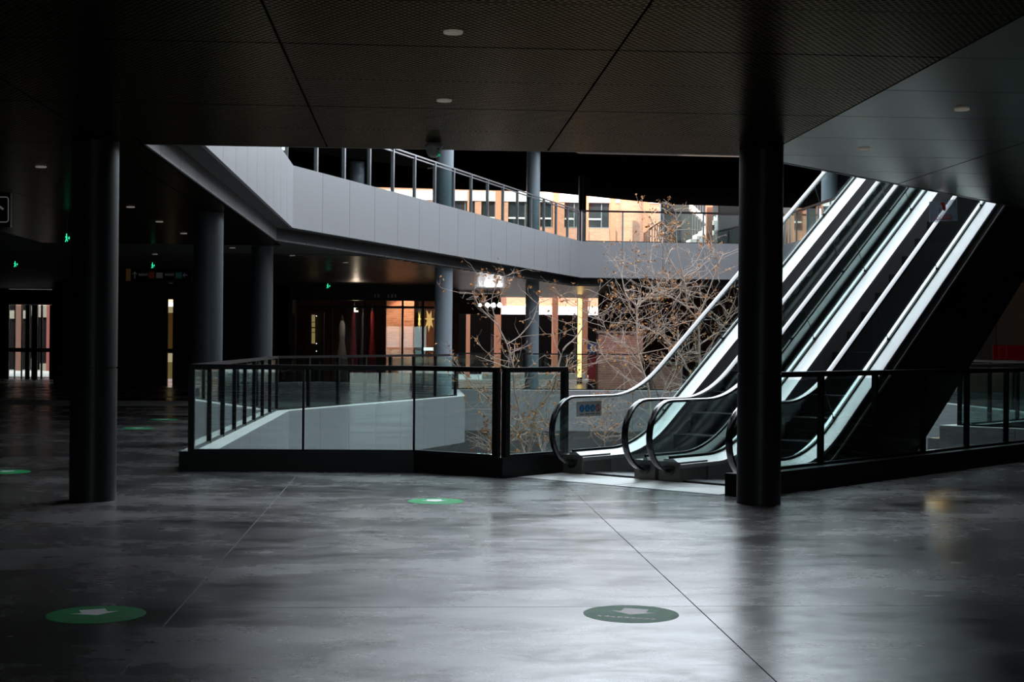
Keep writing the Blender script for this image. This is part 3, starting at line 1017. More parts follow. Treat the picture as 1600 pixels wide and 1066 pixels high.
# ---------------------------------------------------------------- ground floor back: walls, shops
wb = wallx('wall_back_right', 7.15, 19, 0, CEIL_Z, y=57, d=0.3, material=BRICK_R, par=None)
tag(wb, 'dark red brick wall behind the trees', 'wall', kind='structure')
aw = slab_px('awning', 1030, 524, 1125, 541, 56, 0.995, mat('maroon_cloth', (0.13, 0.012, 0.022), 0.8))
tag(aw, 'maroon awning on the dark red brick wall', 'awning')
p1 = thing('brick_pier', (6.6, 47, 0), 'low red brick pier behind the small twigs', 'pier')
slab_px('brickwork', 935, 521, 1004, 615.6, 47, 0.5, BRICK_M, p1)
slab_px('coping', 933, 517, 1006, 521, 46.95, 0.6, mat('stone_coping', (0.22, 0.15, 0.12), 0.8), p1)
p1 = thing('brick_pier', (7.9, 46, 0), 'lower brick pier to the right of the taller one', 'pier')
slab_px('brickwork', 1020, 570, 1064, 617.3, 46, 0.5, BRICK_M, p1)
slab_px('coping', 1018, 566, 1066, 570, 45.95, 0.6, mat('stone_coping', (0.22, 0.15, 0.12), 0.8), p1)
bs = thing('red_banner_stand', (5.9, 48.5, 0), 'red banner stand with white curly lettering on a blue top beside the brick pier', 'sign')
slab_px('banner', 920, 538, 934, 597, 48.5, 0.06, mat('red_cloth', (0.30, 0.018, 0.02), 0.7), bs)
slab_px('top_board', 918, 536, 936, 553, 48.4, 0.06, mat('navy_board', (0.02, 0.03, 0.09), 0.5), bs)
for q0 in (922, 928):
    MB().tube([W(q0 + 4, 539, 48.38), W(q0 + 1, 543, 48.38), W(q0 + 3, 549, 48.38), W(q0 - 1, 550, 48.38)], 0.022, 5).build('lettering', WHITE, bs)
slab_px('base_box', 918, 597, 936, 612, 48.3, 0.4, BLACK, bs)

bh = slab_px('bulkhead', 690, 459, 782, 491.5, 58, 0.3, mat('brown_bulkhead', (0.06, 0.035, 0.028), 0.7))
tag(bh, 'dark brown bulkhead behind the row of bright lamps', 'bulkhead')
ls = thing('sunlit_strip', (W(906, 500, 59).x, 59, 0), 'tall yellow post side with its sunlight put in as a glow, beside a terracotta post', 'light')
slab_px('lit_face', 903.5, 466, 908.5, 590, 59, 0.08, mat('sunlit_face_glow', (0.9, 0.7, 0.3), 0.5, emit=(1.0, 0.66, 0.22), emit_s=1.6), ls)  # glowing slab standing in for the sunlit side of a post
slab_px('housing', 902.5, 465, 909.5, 599, 59.08, 0.08, BLACK, ls)  # plain black backing of the painted sunlit face

LAMP = mat('white_lamp_glow', (1, 1, 1), 0.4, emit=(0.95, 0.96, 1.0), emit_s=40.0)
for px, lab in ((750, 'leftmost bright white lamp of the row under the far ceiling'), (761.5, 'bright white lamp, second of the row under the far ceiling'), (770.5, 'bright white lamp, third of the row under the far ceiling'), (780.5, 'rightmost bright white lamp of the row under the far ceiling')):
    p = W(px, 477, 53)
    t = thing('flood_lamp', (p.x, p.y, p.z), lab, 'lamp', 'flood lamps under the far ceiling')
    rings = []
    for dy, r in ((0, 0.085), (0.05, 0.10), (0.16, 0.07)):
        rings.append([(p.x + r * math.cos(2 * math.pi * j / 20), p.y + dy, p.z + r * math.sin(2 * math.pi * j / 20)) for j in range(20)])
    MB().sweep(rings).build('housing', BLACK, t, True)
    MB().sweep([[(p.x + r * math.cos(2 * math.pi * j / 20), p.y + dy, p.z + r * math.sin(2 * math.pi * j / 20)) for j in range(20)] for dy, r in ((-0.004, 0.055 if px == 750 else 0.082), (-0.001, 0.056 if px == 750 else 0.083))]).build('lens', LAMP, t)
    MB().tube([(p.x, p.y + 0.08, p.z + 0.08), (p.x, p.y + 0.08, CEIL_Z)], 0.012, 6).build('stem', BLACK, t)

# shop with dresses, brick pillar and star lantern with its modelled reflection
SY = 50.0
shop = thing('shopfront', (-1.5, SY, 0), 'dark glazed shopfront with dresses inside under the left balcony', 'shopfront')
xl, xr = W(466, 500, SY).x, W(690, 500, SY).x
MB().box(((xl + xr) / 2, 55.5, 1.78), (xr - xl + 1.5, 0.2, 3.56)).build('back_wall', mat('brown_wall', (0.10, 0.045, 0.03), 0.8), shop)
MB().box((xr + 0.3, 53, 1.78), (0.12, 5, 3.56)).build('side_wall', mat('timber_panel', (0.30, 0.11, 0.04), 0.6), shop)
MB().box((xl - 0.3, 53, 1.78), (0.12, 5, 3.56)).build('side_wall', DARK, shop)
MB().box(((xl + xr) / 2, SY, 3.28), (xr - xl + 0.6, 0.12, 0.56)).build('sign_band', BLACK, shop)
for px in (466, 518, 570, 629, 661, 690):
    x = W(px, 500, SY).x
    boxobj('mullion', (x, SY, 1.5), (0.07, 0.08, 3.0), 0, BLACK, shop)
for py in (480,):
    z = W(600, py, SY).z
    boxobj('transom', ((xl + xr) / 2, SY, z), (xr - xl, 0.08, 0.08), 0, BLACK, shop)
pxs = (466, 518, 570, 629, 661, 690)
for k in range(5):
    xa, xb = W(pxs[k], 500, SY).x + 0.04, W(pxs[k + 1], 500, SY).x - 0.04
    boxobj('pane', ((xa + xb) / 2, SY, 1.4), (xb - xa, 0.012, 2.75), 0, SHOPGLASS, shop)
for k, (px, w) in enumerate(((585, 2), (590, 3), (606, 2), (611, 3), (617, 2))):
    slab_px('sign_letter', px, 460, px + w, 465, SY - 0.075, 0.01, mat('dim_letter', (0.25, 0.25, 0.25), 0.5), shop)
bp_ = thing('brick_pillar', (W(624, 500, 52).x, 52, 0), 'warm lit brick pillar inside the shop left of the star lantern', 'pillar')
slab_px('brickwork', 604, 440, 646, 600, 52, 0.7, BRICK, bp_)
tp = slab_px('timber_screen', 647, 466, 690, 596, 54.8, 0.1, mat('timber_panel', (0.30, 0.11, 0.04), 0.6))
tag(tp, 'brown timber screen behind the star lantern', 'screen')
sp = bpy.data.lights.new('shop_spot', 'SPOT'); sp.energy = 230; sp.color = (1.0, 0.72, 0.50); sp.spot_size = math.radians(75); sp.spot_blend = 0.6; sp.shadow_soft_size = 0.06
so = bpy.data.objects.new('shop_spot', sp); col.objects.link(so); so.location = (-0.25, 50.35, 3.28)
so.rotation_euler = (Vector((-0.1, 52.6, 1.6)) - Vector(so.location)).to_track_quat('-Z', 'Y').to_euler()
fx = thing('spot_fitting', (-0.25, 50.35, 3.3), 'small black spot fitting in the shop ceiling over the brick pillar', 'lamp')
MB().lathe([(0.05, 3.32), (0.06, 3.45), (0.03, 3.57)], (-0.25, 50.35, 0), 14).build('can', BLACK, fx, True)

GOLD = mat('paper_star_glow', (0.9, 0.65, 0.25), 0.6, var=0.4, scale=14, emit=(1.0, 0.62, 0.22), emit_s=0.30)


def star(px, py, Y, R, squash, label):
    c = W(px, py, Y)
    t = thing('star_lantern', c, label, 'lantern', 'paper star lanterns in the shop')
    m = MB()
    tips = [(-4.7, -15.3), (2.8, -14.4), (8.4, -2.2), (5.6, 11.9), (-1.0, 18.5), (-6.6, 11.9), (-7.6, -2.2)]
    k_ = R / 18.0
    for dx, dz in tips:
        a = math.atan2(-dz, dx * 1.4)
        tip = (c.x + dx * k_ * squash, c.y, c.z - dz * k_)
        w = 0.16 * R
        ex, ez = -math.sin(a) * w * squash * 1.3, math.cos(a) * w
        m.add([(c.x - ex, c.y, c.z - ez), (c.x, c.y - w, c.z), (c.x + ex, c.y, c.z + ez), (c.x, c.y + w, c.z), tip], [(0, 1, 4), (1, 2, 4), (2, 3, 4), (3, 0, 4)])
    m.build('points', GOLD, t)
    MB().tube([(c.x, c.y, c.z + 0.9 * R), (c.x, c.y, CEIL_Z)], 0.006, 5).build('cord', BLACK, t)


star(671, 500, 49.3, 0.40, 1.0, 'bright yellow paper star lantern beside the slate column')
star(655.5, 500, 51.4, 0.36, 0.4, 'modelled glass reflection of the bright star lantern, smaller and dim, left of it')  # solid copy standing in for the star's reflection in the shop glass
lb = slab_px('lit_price_sign', 662, 543, 677, 548, 49.2, 0.03, mat('pale_sign_glow', (0.7, 0.8, 0.75), 0.5, emit=(0.75, 0.9, 0.85), emit_s=0.6))
tag(lb, 'small pale lit sign below the star lantern', 'sign')
MB().tube([W(669.5, 548, 49.23), W(669.5, 609.5, 49.23)], 0.012, 6).build('leg', BLACK, lb)


def dress(px0, px1, py_top, color, Y, label, pale=False):
    c0, c1 = W(px0, 560, Y), W(px1, 560, Y)
    x, r = (c0.x + c1.x) / 2, (c1.x - c0.x) / 2
    zt = W(px0, py_top, Y).z
    t = thing('dress_form', (x, Y, 0), label, 'dress', 'dresses on stands in the shop')
    m = MB()
    rings = []
    for f, k in ((0.12, 1.0), (0.35, .82), (0.6, .45), (0.68, .34), (0.8, .42), (0.9, .40), (0.97, .16)):
        rings.append([(x + r * k * (1 + .07 * math.sin(7 * a)) * math.cos(a), Y + r * .7 * k * math.sin(a), zt * f) for a in [2 * math.pi * j / 18 for j in range(18)]])
    m.sweep(rings).build('gown', mat('gown_%d_%d' % (px0, px1), color, 0.7), t, True)
    MB().lathe([(0.035, zt * .95), (0.05, zt * 1.0), (0.02, zt * 1.04)], (x, Y, 0), 10).build('neck_block', BLACK, t, True)
    MB().lathe([(0.18, 0.0), (0.18, 0.02), (0.02, 0.04), (0.02, zt * .15)], (x, Y, 0), 14).build('stand', BLACK, t, True)


dress(522, 546, 497, (0.30, 0.29, 0.33), 51.0, 'pale grey gown in the dark shop window')
dress(544, 560, 480, (0.25, 0.01, 0.03), 51.6, 'crimson gown right of the pale grey one')
dress(574, 589, 480, (0.33, 0.015, 0.03), 51.0, 'red gown left of the brick pillar')
dress(561, 573, 482, (0.10, 0.10, 0.105), 51.3, 'black gown between two red gowns')
ll = thing('shop_lamp', W(556, 484, 50.6), 'small bright angular lamp hanging among the gowns', 'lamp')
slab_px('upright', 553.5, 478, 555, 487, 50.6, 0.03, mat('warm_lamp_glow', (1, .9, .7), 0.5, emit=(1.0, .85, .6), emit_s=2.2), ll)
slab_px('arm', 553.5, 485.5, 559.5, 487.5, 50.6, 0.03, mat('warm_lamp_glow', (1, .9, .7), 0.5), ll)
MB().tube([W(554.2, 478, 50.62), (W(554.2, 478, 50.62).x, 50.62, CEIL_Z)], 0.006, 5).build('cord', BLACK, ll)
pl = bpy.data.lights.new('shop_glow', 'POINT'); pl.energy = 14; pl.color = (1, .8, .6); pl.shadow_soft_size = 0.08
plo = bpy.data.objects.new('shop_glow', pl); col.objects.link(plo); plo.location = W(556, 482, 50.45)
dc = thing('lit_display_case', (W(489, 520, 50.3).x, 50.3, 0), 'narrow yellow lit display case at the left end of the shop', 'display')
GL2 = mat('display_glow', (0.5, 0.4, 0.2), 0.5, var=0.5, scale=5, emit=(0.8, 0.6, 0.25), emit_s=0.22)
for py0, py1 in ((492, 503), (504, 511), (513, 519), (520, 537)):
    slab_px('lit_shelf', 487, py0, 491.5, py1, 50.3, 0.2, GL2, dc)
slab_px('case_body', 485, 488, 505, 603, 50.5, 0.5, DARK, dc)
for py in (494, 537, 549):
    p = W(494.5, py, 50.2)
    MB().lathe([(0.0, -.02), (0.02, 0), (0.0, .02)], p, 10).build('bulb', mat('bulb_glow', (1, 1, 1), .5, emit=(1, .95, .85), emit_s=1.5), dc, True)

# left hall end walls with narrow lit openings
hl = thing('wall_back_left', (-9, 52, 0), 'dark wall at the left back of the hall', 'wall', kind='structure')
xa, xb = W(261.5, 500, 52).x, W(270, 500, 52).x
MB().box(((-12.4 + xa) / 2, 52.1, 1.8), (xa + 12.4, 0.2, 3.6)).build('wall_piece', DARK, hl)
MB().box(((xb + xl - 0.35) / 2, 52.1, 1.8), (xl - 0.35 - xb, 0.2, 3.6)).build('wall_piece', DARK, hl)
MB().box(((xa + xb) / 2, 52.1, 3.3), (xb - xa, 0.2, 0.55)).build('wall_piece', DARK, hl)
MB().box((-12.4, 56, 1.8), (0.2, 8, 3.6)).build('wall_piece', DARK, hl)
dw = thing('lit_niche', (W(266, 500, 52.1).x, 52.15, 0), 'narrow lit niche in the dark wall left of the second column', 'niche')
for py0, py1, c, e in ((479, 489, (1, .80, .45), .17), (489.5, 545, (.6, .30, .08), .045), (552, 566, (1, .85, .50), .20), (566, 592, (.8, .62, .22), .08)):
    slab_px('lit_panel', 262, py0, 270, py1, 52.22, 0.05, mat('niche_glow_%d' % py0, (.5, .4, .25), .6, emit=c, emit_s=e), dw)
slab_px('frame', 261, 545, 271, 552, 52.2, 0.08, BLACK, dw)

we = thing('wall_end_left', (-16, 60, 0), 'dark glazed end wall at the far left with a doorway to the street', 'wall', kind='structure')
xa, xb = W(13, 500, 60).x, W(82, 500, 60).x
MB().box(((-22 + xa) / 2, 60, 1.8), (xa + 22, 0.2, 3.6)).build('wall_piece', DARK, we)
MB().box(((xb - 12.4) / 2, 60, 1.8), (-12.4 - xb, 0.2, 3.6)).build('wall_piece', DARK, we)
MB().box(((xa + xb) / 2, 60, 3.27), (xb - xa, 0.2, 0.6)).build('wall_piece', DARK, we)
dr = thing('door_1', ((xa + xb) / 2, 60, 0), 'black-framed glazed door to the street at the far left', 'door', kind='structure')
for px, w in ((14, .05), (24, .03), (35, .04), (44, .16), (55, .22), (66, .06), (80, .08)):
    x = W(px, 500, 60).x
    boxobj('mullion', (x, 59.95, 1.48), (w, 0.1, 2.96), 0, BLACK, dr)
boxobj('transom', ((xa + xb) / 2, 59.93, W(40, 547, 60).z), (xb - xa, 0.12, 0.16), 0, BLACK, dr)
boxobj('pane', ((xa + xb) / 2, 60.0, 1.48), (xb - xa, 0.012, 2.9), 0, SHOPGLASS, dr)
fb = thing('street_building', (-20, 76, 0), 'dark street building with white wall patches beyond the far left door', 'building')
MB().box((-21, 78, 4), (16, 0.4, 8)).build('wall', mat('black_shop_void', (0.004, 0.004, 0.004), 0.9, spec=0.05), fb)
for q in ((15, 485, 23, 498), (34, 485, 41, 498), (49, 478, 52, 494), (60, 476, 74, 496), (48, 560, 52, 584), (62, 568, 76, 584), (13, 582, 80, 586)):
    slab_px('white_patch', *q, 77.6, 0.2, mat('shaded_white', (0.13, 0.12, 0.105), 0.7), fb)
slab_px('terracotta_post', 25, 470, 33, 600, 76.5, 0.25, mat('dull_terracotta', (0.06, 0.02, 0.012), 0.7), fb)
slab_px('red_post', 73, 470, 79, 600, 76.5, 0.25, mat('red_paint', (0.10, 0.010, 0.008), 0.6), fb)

# ---------------------------------------------------------------- signs in the hall
EXITG = mat('exit_green_glow', (0.0, 0.5, 0.2), 0.5, emit=(0.03, 0.85, 0.38), emit_s=0.75)


def exit_sign(px, py, Y, w, label, side=1):
    c = W(px, py, Y)
    t = thing('exit_sign', c, label, 'sign', 'green exit signs')
    h = w * 0.42 if w > 0.1 else w * 1.4
    h = 0.16
    MB().box((c.x, c.y + 0.02, c.z), (w, 0.03, h + 0.02)).build('housing', BLACK, t)
    y = c.y - 0.002
    def flat(name, pts):
        MB().sweep([[(c.x + x * w, y, c.z + z * h) for x, z in pts], [(c.x + x * w, y + 0.004, c.z + z * h) for x, z in pts]]).build(name, EXITG, t)
    # running figure and arrow
    flat('figure_head', [(-.05 + .07 * math.cos(a), .34 + .12 * math.sin(a)) for a in [2 * math.pi * k / 8 for k in range(8)]])
    flat('figure_body', [(-.16, .20), (.06, .22), (.04, -.08), (.16, -.30), (.10, -.38), (-.04, -.14), (-.20, -.42), (-.28, -.38), (-.12, -.04), (-.12, .10), (-.26, .02), (-.28, .08)])
    flat('arrow', [(.20, .06), (.32, .06), (.32, .2), (.46, 0), (.32, -.2), (.32, -.06), (.20, -.06)])
    MB().tube([(c.x, c.y + .02, c.z + h / 2), (c.x, c.y + .02, CEIL_Z)], 0.006, 5).build('hanger', BLACK, t)


exit_sign(104.5, 372, 24, 0.10, 'brightest green exit sign hanging left of the near left column')
exit_sign(24, 413, 34, 0.12, 'dim green exit sign at the far left edge')
exit_sign(238.5, 415, 34, 0.10, 'thin green exit sign above the hanging direction board')
exit_sign(512.5, 447, 42, 0.14, 'green exit sign under the bend of the balcony')

wp = W(247, 430, 40)
bd = thing('direction_board', (wp.x, 40, wp.z - .15), 'long black hanging direction board with small coloured icons', 'sign')
slab_px('board', 196, 420, 299, 440, 40, 0.08, BLACK, bd)
for q, c in (((197, 420, 204, 439), (.45, .25, .05)), ((232, 425, 241, 435), (.35, .05, .04)), ((244, 426, 254, 435), (.35, .4, .38)), ((274, 426, 284, 435), (.04, .22, .2))):
    slab_px('icon', *q, 39.99, 0.008, mat('icon_%d' % q[0], c, .5, emit=c, emit_s=0.015), bd)
IC = mat('icon_white', (.4, .4, .4), .5, emit=(.6, .6, .6), emit_s=0.012)
for px in (207, 286):
    MB().tube([W(px, 430, 39.98), W(px + 7, 430, 39.98)] if px > 250 else [W(210.5, 435, 39.98), W(210.5, 425, 39.98)], 0.012, 5).build('arrow', IC, bd)
    MB().tube([W(289, 427, 39.98), W(286, 430, 39.98), W(289, 433, 39.98)] if px > 250 else [W(207, 429, 39.98), W(210.5, 425, 39.98), W(214, 429, 39.98)], 0.012, 5).build('arrow_head', IC, bd)
for k in range(7):
    slab_px('lettering', 217 + 2.0 * k, 427 + k % 2, 218.2 + 2.0 * k, 431, 39.985, 0.006, IC, bd)
    slab_px('lettering', 258 + 2.0 * k, 427 + k % 2, 259.2 + 2.0 * k, 431, 39.985, 0.006, IC, bd)
for px in (215, 280):
    p = W(px, 420, 40.04)
    MB().tube([p, (p.x, p.y, CEIL_Z)], 0.01, 6).build('hanger', BLACK, bd)

ar = thing('arrow_sign', W(-14, 347, 16), 'black hanging sign with a white rounded outline and arrow at the left edge', 'sign')
slab_px('board', -60, 300, 16, 355, 16, 0.06, BLACK, ar)
SW_ = mat('sign_line', (.5, .5, .5), .5, emit=(.5, .5, .5), emit_s=0.06)


def outline(pts, w=0.006, par=ar, name='line', material=SW_):
    MB().tube(pts, w, 5).build(name, material, par)


rr = []
for cx, cy, a0 in ((9, 312, -90), (9, 343, 0), (-32, 343, 90), (-32, 312, 180)):
    for k in range(5):
        a = math.radians(a0 + 22.5 * k)
        rr.append(W(cx + 4 * math.cos(a), cy + 4 * math.sin(a), 15.99))
rr.append(rr[0])
outline(rr, 0.006, name='border')
outline([W(-22, 328, 15.99), W(-10, 316, 15.99), W(5, 327, 15.99)], 0.012, name='arrow_head')
outline([W(-10, 316, 15.99), W(-10, 342, 15.99)], 0.012, name='arrow')
p = W(-20, 300, 16.03)
MB().tube([p, (p.x, p.y, CEIL_Z)], 0.012, 6).build('hanger', BLACK, ar)

# ---------------------------------------------------------------- downlights, camera dome
RIM = mat('downlight_rim_glow', (0.85, 0.83, 0.78), 0.5, emit=(1.0, 0.9, 0.75), emit_s=0.05)  # slight glow added to the rim where bounce light falls short
REFL = mat('downlight_reflector_glow', (0.85, 0.82, 0.76), 0.5, emit=(1.0, 0.9, 0.75), emit_s=0.035)  # glow added in place of light bounced up from the floor


def downlight(x, y, label):
    t = thing('downlight', (x, y, CEIL_Z - 0.022), label, 'light', 'small round downlights in the ceiling')
    MB().lathe([(0.050, -0.012), (0.058, -0.014), (0.062, -0.010), (0.062, 0.0), (0.050, 0.0)], (x, y, CEIL_Z), 28).build('rim', RIM, t, True)
    m = MB()
    m.sweep([[(x + r * math.cos(2 * math.pi * j / 24), y + r * math.sin(2 * math.pi * j / 24), CEIL_Z + z) for j in range(24)] for r, z in ((0.051, -0.011), (0.018, -0.002))], True, False)
    m.build('reflector', REFL, t, True, fix=False)
    MB().lathe([(0.0, -0.005), (0.021, -0.005), (0.021, -0.002), (0.0, -0.002)], (x, y, CEIL_Z), 16).build('bulb', WHITE, t, True)


for px, py, lab in ((708, 49, 'nearest downlight in the middle of the ceiling'), (694, 156, 'downlight in the middle of the ceiling above the dome camera'), (1503, 170, 'downlight in the smooth ceiling at the right, the nearer one'),
                    (1350, 232, 'downlight in the smooth ceiling above the escalators'), (64, 260, 'downlight at the far left beyond the arrow sign'), (204, 323, 'faint downlight just right of the near left column'),
                    (249, 346, 'faint downlight under the left balcony, third from the column'), (287, 364.5, 'faint downlight left of the second column'), (363, 387, 'faint downlight between the second and third left columns'),
                    (242, 397, 'dimmest downlight above the hanging direction board'), (457, 399, 'downlight just right of the third left column'), (540, 410, 'downlight above the bend of the railing')):
    p = Wz(px, py, CEIL_Z)
    downlight(p.x, p.y, lab)

cp = Wz(678, 221, CEIL_Z)
cp.y = 14.55
cc = thing('dome_camera', (cp.x, cp.y, CEIL_Z - 0.13), 'white dome security camera under the edge of the ceiling', 'camera')
CW = mat('camera_white', (0.95, 0.93, 0.89), 0.45)
K = 1.25
MB().lathe([(r * K, z * K) for r, z in [(0.03, -0.006), (0.062, -0.010), (0.070, -0.018), (0.070, -0.034), (0.062, -0.042), (0.055, -0.08), (0.045, -0.10), (0.025, -0.114), (0.0, -0.117)]], (cp.x, cp.y, CEIL_Z), 28).build('housing', CW, cc, True)
MB().lathe([(0.0, 0.0), (0.05, 0.0), (0.05, -0.010), (0.0, -0.010)], (cp.x + 0.005, cp.y, CEIL_Z), 24).build('mounting_plate', CW, cc, True)
MB().lathe([(0.0, -0.012), (0.012, -0.006), (0.014, 0.0), (0.0, 0.012)], (cp.x + 0.055, cp.y - 0.035, CEIL_Z - 0.125), 12).build('indicator', mat('green_led', (0, .3, .1), .3, emit=(0.0, .6, .25), emit_s=0.25), cc, True)
MB().lathe([(0.0, -.008), (.008, -.004), (.008, .004), (0.0, .008)], (cp.x + 0.042, cp.y - 0.062, CEIL_Z - 0.065), 10).build('screw', BLACK, cc, True)

# ---------------------------------------------------------------- floor stickers
STW = mat('sticker_white', (0.85, 0.85, 0.88), 0.45, var=0.15)
STD = mat('sticker_dark_print', (0.004, 0.05, 0.018), 0.45)


def sticker(px, py, rot, label, vinyl=None):
    vinyl = vinyl or GREENV
    c = Wz(px, py, 0)
    R = 0.283
    t = thing('floor_sticker', (c.x, c.y, 0), label, 'sticker', 'round green floor stickers')
    MB().lathe([(0.0, 0.0), (R, 0.0), (R, 0.0015), (0.0, 0.0015)], (c.x, c.y, 0), 48).build('disc', vinyl, t)
    ca, sa = math.cos(rot), math.sin(rot)
    pts = [(0.0, -0.06), (0.135, 0.035), (0.075, 0.035), (0.075, 0.135), (-0.075, 0.135), (-0.075, 0.035), (-0.135, 0.035)]
    MB().prism([(c.x + x * ca - (y + .03) * sa, c.y + x * sa + (y + .03) * ca) for x, y in pts], 0.0015, 0.0022).build('arrow', STW, t)
    for k in range(9):
        x, y, w = -0.16 + 0.04 * k, -0.13 + 0.004 * math.sin(2.1 * k), 0.026
        MB().prism([(c.x + xx * ca - yy * sa, c.y + xx * sa + yy * ca) for xx, yy in ((x - w / 2, y - .016), (x + w / 2, y - .016), (x + w / 2, y + .016), (x - w / 2, y + .016))], 0.0015, 0.002).build('lettering', STD, t)


sticker(150.5, 960.5, 0.35, 'dark green floor sticker with a white arrow at the lower left', mat('shade_toned_green_vinyl', (0.014, 0.26, 0.075), 0.5, var=0.3, scale=5, spec=0.05))  # vinyl darkened to offset the stronger light falling on this disc
sticker(986, 959.5, -0.35, 'scratched green floor sticker with a white arrow in front of the right column', mat('light_toned_green_vinyl', (0.11, 0.78, 0.34), 0.5, var=0.3, scale=7, spec=0.06))  # vinyl lightened to make up for the weak light on this disc
sticker(680.5, 783.5, 0.1, 'green floor sticker on the bright floor before the railing kerb')
sticker(10, 737.5, 0.1, 'green floor sticker at the far left edge')
sticker(215, 669.5, 0.0, 'green floor sticker just right of the near left column')
sticker(256, 655.8, 0.0, 'farthest green floor sticker, left of the railing corner')

# ---------------------------------------------------------------- escalator placard and hanging acrylic sign
pc = thing('safety_placard', E(1.3, 0.02, 0.72), 'pale placard with three blue round symbols and one red on the escalator glass', 'sign')


def ev(s, z, dv=0.010):
    return E(s, dv, z)


def plate(name, pts, material, dv0, dv1, par):
    MB().sweep([[E(s, dv0, z) for s, z in pts], [E(s, dv1, z) for s, z in pts]]).build(name, material, par)


def s_of(px):
    r = (W(px, 500, 10).x) / 10.0
    return (r * A0.y - A0.x) / (SQ - r * SQ)


sa_, sb_ = s_of(901), s_of(940)
plate('backing', [(sa_, 0.70), (sb_, 0.70), (sb_, 0.885), (sa_, 0.885)], mat('placard_white', (0.72, 0.71, 0.71), .5), 0.0065, 0.009, pc)
BLU = mat('symbol_blue', (0.01, 0.26, 0.62), .5)
REDM = mat('symbol_red', (0.42, 0.03, 0.03), .5)
for k, px in enumerate((909.5, 918, 926.2, 934.5)):
    s = s_of(px)
    rs = (sb_ - sa_) * 0.085 / 0.85
    circ = lambda f: [(s + rs * f * math.cos(a), 0.80 + 0.047 * f * math.sin(a)) for a in [2 * math.pi * j / 20 for j in range(20)]]
    plate('symbol', circ(1), BLU if k < 3 else REDM, 0.009, 0.0105, pc)
    if k == 3:
        plate('symbol_field', circ(.72), mat('placard_white', (0.72, 0.71, 0.71), .5), 0.0105, 0.0112, pc)
        plate('symbol_bar', [(s - rs * .5, .83), (s - rs * .3, .84), (s + rs * .5, .77), (s + rs * .3, .76)], REDM, 0.0112, 0.0118, pc)
        plate('symbol_figure', [(s - rs * .2, .78), (s + rs * .2, .78), (s + rs * .1, .825), (s - rs * .1, .825)], BLACK, 0.0112, 0.0115, pc)
    else:
        plate('symbol_figure', [(s - rs * .3, .775), (s + rs * (.1 + .15 * k), .775), (s + rs * .2, .81), (s + rs * (.25 - .2 * k), .83), (s - rs * .1, .825)], mat('symbol_pale', (.25, .5, .65), .5), 0.0105, 0.0112, pc)
    plate('caption', [(s - rs * .8, .722), (s + rs * .8, .722), (s + rs * .8, .733), (s - rs * .8, .733)], mat('caption_grey', (.12, .12, .12), .5), 0.009, 0.0095, pc)

hy = 18.6
c0, c1 = W(1453, 347, hy), W(1494.5, 313, hy)
hs = thing('acrylic_warning_sign', ((c0.x + c1.x) / 2, hy, c0.z), 'clear acrylic warning sign with red figure and lettering hanging beside the escalator', 'sign')
a, b2, c_, d_ = W(1453, 348, hy), W(1496, 345, hy), W(1495, 311.5, hy), W(1452, 315, hy)
MB().sweep([[a, b2, c_, d_], [Vector(p) + Vector((0, .006, 0)) for p in (a, b2, c_, d_)]]).build('plate', ACRYLIC, hs)
for p, q in ((a, d_), (b2, c_)):
    MB().tube([p, q], 0.004, 5).build('edge', mat('acrylic_edge', (.45, .6, .58), .3), hs)
RED = mat('red_print', (0.55, 0.012, 0.012), .5)


def red(name, pts):
    MB().sweep([[W(x, y, hy - 0.002) for x, y in pts], [W(x, y, hy - 0.004) for x, y in pts]]).build(name, RED, hs)


red('figure_head', [(1474 + 2.2 * math.cos(k * .785), 318.5 + 2.2 * math.sin(k * .785)) for k in range(8)])
red('figure_body', [(1469, 316.5), (1471, 316), (1473, 320), (1477, 320.5), (1478, 326), (1476.5, 330), (1473, 328), (1472, 322)])
try:
    for txt, cx, cy, hpx, wpx in (('小心碰头', 1474, 339.0, 7.0, 29.0), ('', 0, 0, 0, 0)):
        if not txt:
            continue
        cu = bpy.data.curves.new('lettering', 'FONT')
        cu.body = txt
        cu.align_x = 'CENTER'
        cu.extrude = 0.0
        tmp = bpy.data.objects.new('tmp', cu)
        col.objects.link(tmp)
        dg = bpy.context.evaluated_depsgraph_get()
        me = bpy.data.meshes.new_from_object(tmp.evaluated_get(dg))
        bpy.data.objects.remove(tmp)
        if len(me.vertices) == 0:
            continue
        xs = [v.co.x for v in me.vertices]; ys = [v.co.y for v in me.vertices]
        cmid = W(cx, cy, hy - 0.003)
        sx = wpx * hy / F_PX / (max(xs) - min(xs)); sy = hpx * hy / F_PX / (max(ys) - min(ys))
        for v in me.vertices:
            x, y = (v.co.x - (max(xs) + min(xs)) / 2) * sx, (v.co.y - (max(ys) + min(ys)) / 2) * sy
            v.co = (x, 0.0, y + x * 0.08)
        me.materials.append(RED)
        o = bpy.data.objects.new('lettering', me)
        link(o, cmid, hs)
except Exception as ex:
    print('text skipped', ex)
for k in range(9):
    red('lettering', [(1460 + 3.1 * k, 344.6 - .25 * k), (1462 + 3.1 * k, 344.5 - .25 * k), (1462 + 3.1 * k, 342.9 - .25 * k), (1460 + 3.1 * k, 343.0 - .25 * k)])
for px in (1457, 1490):
    p = W(px, 314, hy + .003)
    MB().tube([p, (p.x, p.y, CEIL_Z + 0.0)], 0.002, 4).build('hanger', ALU, hs)

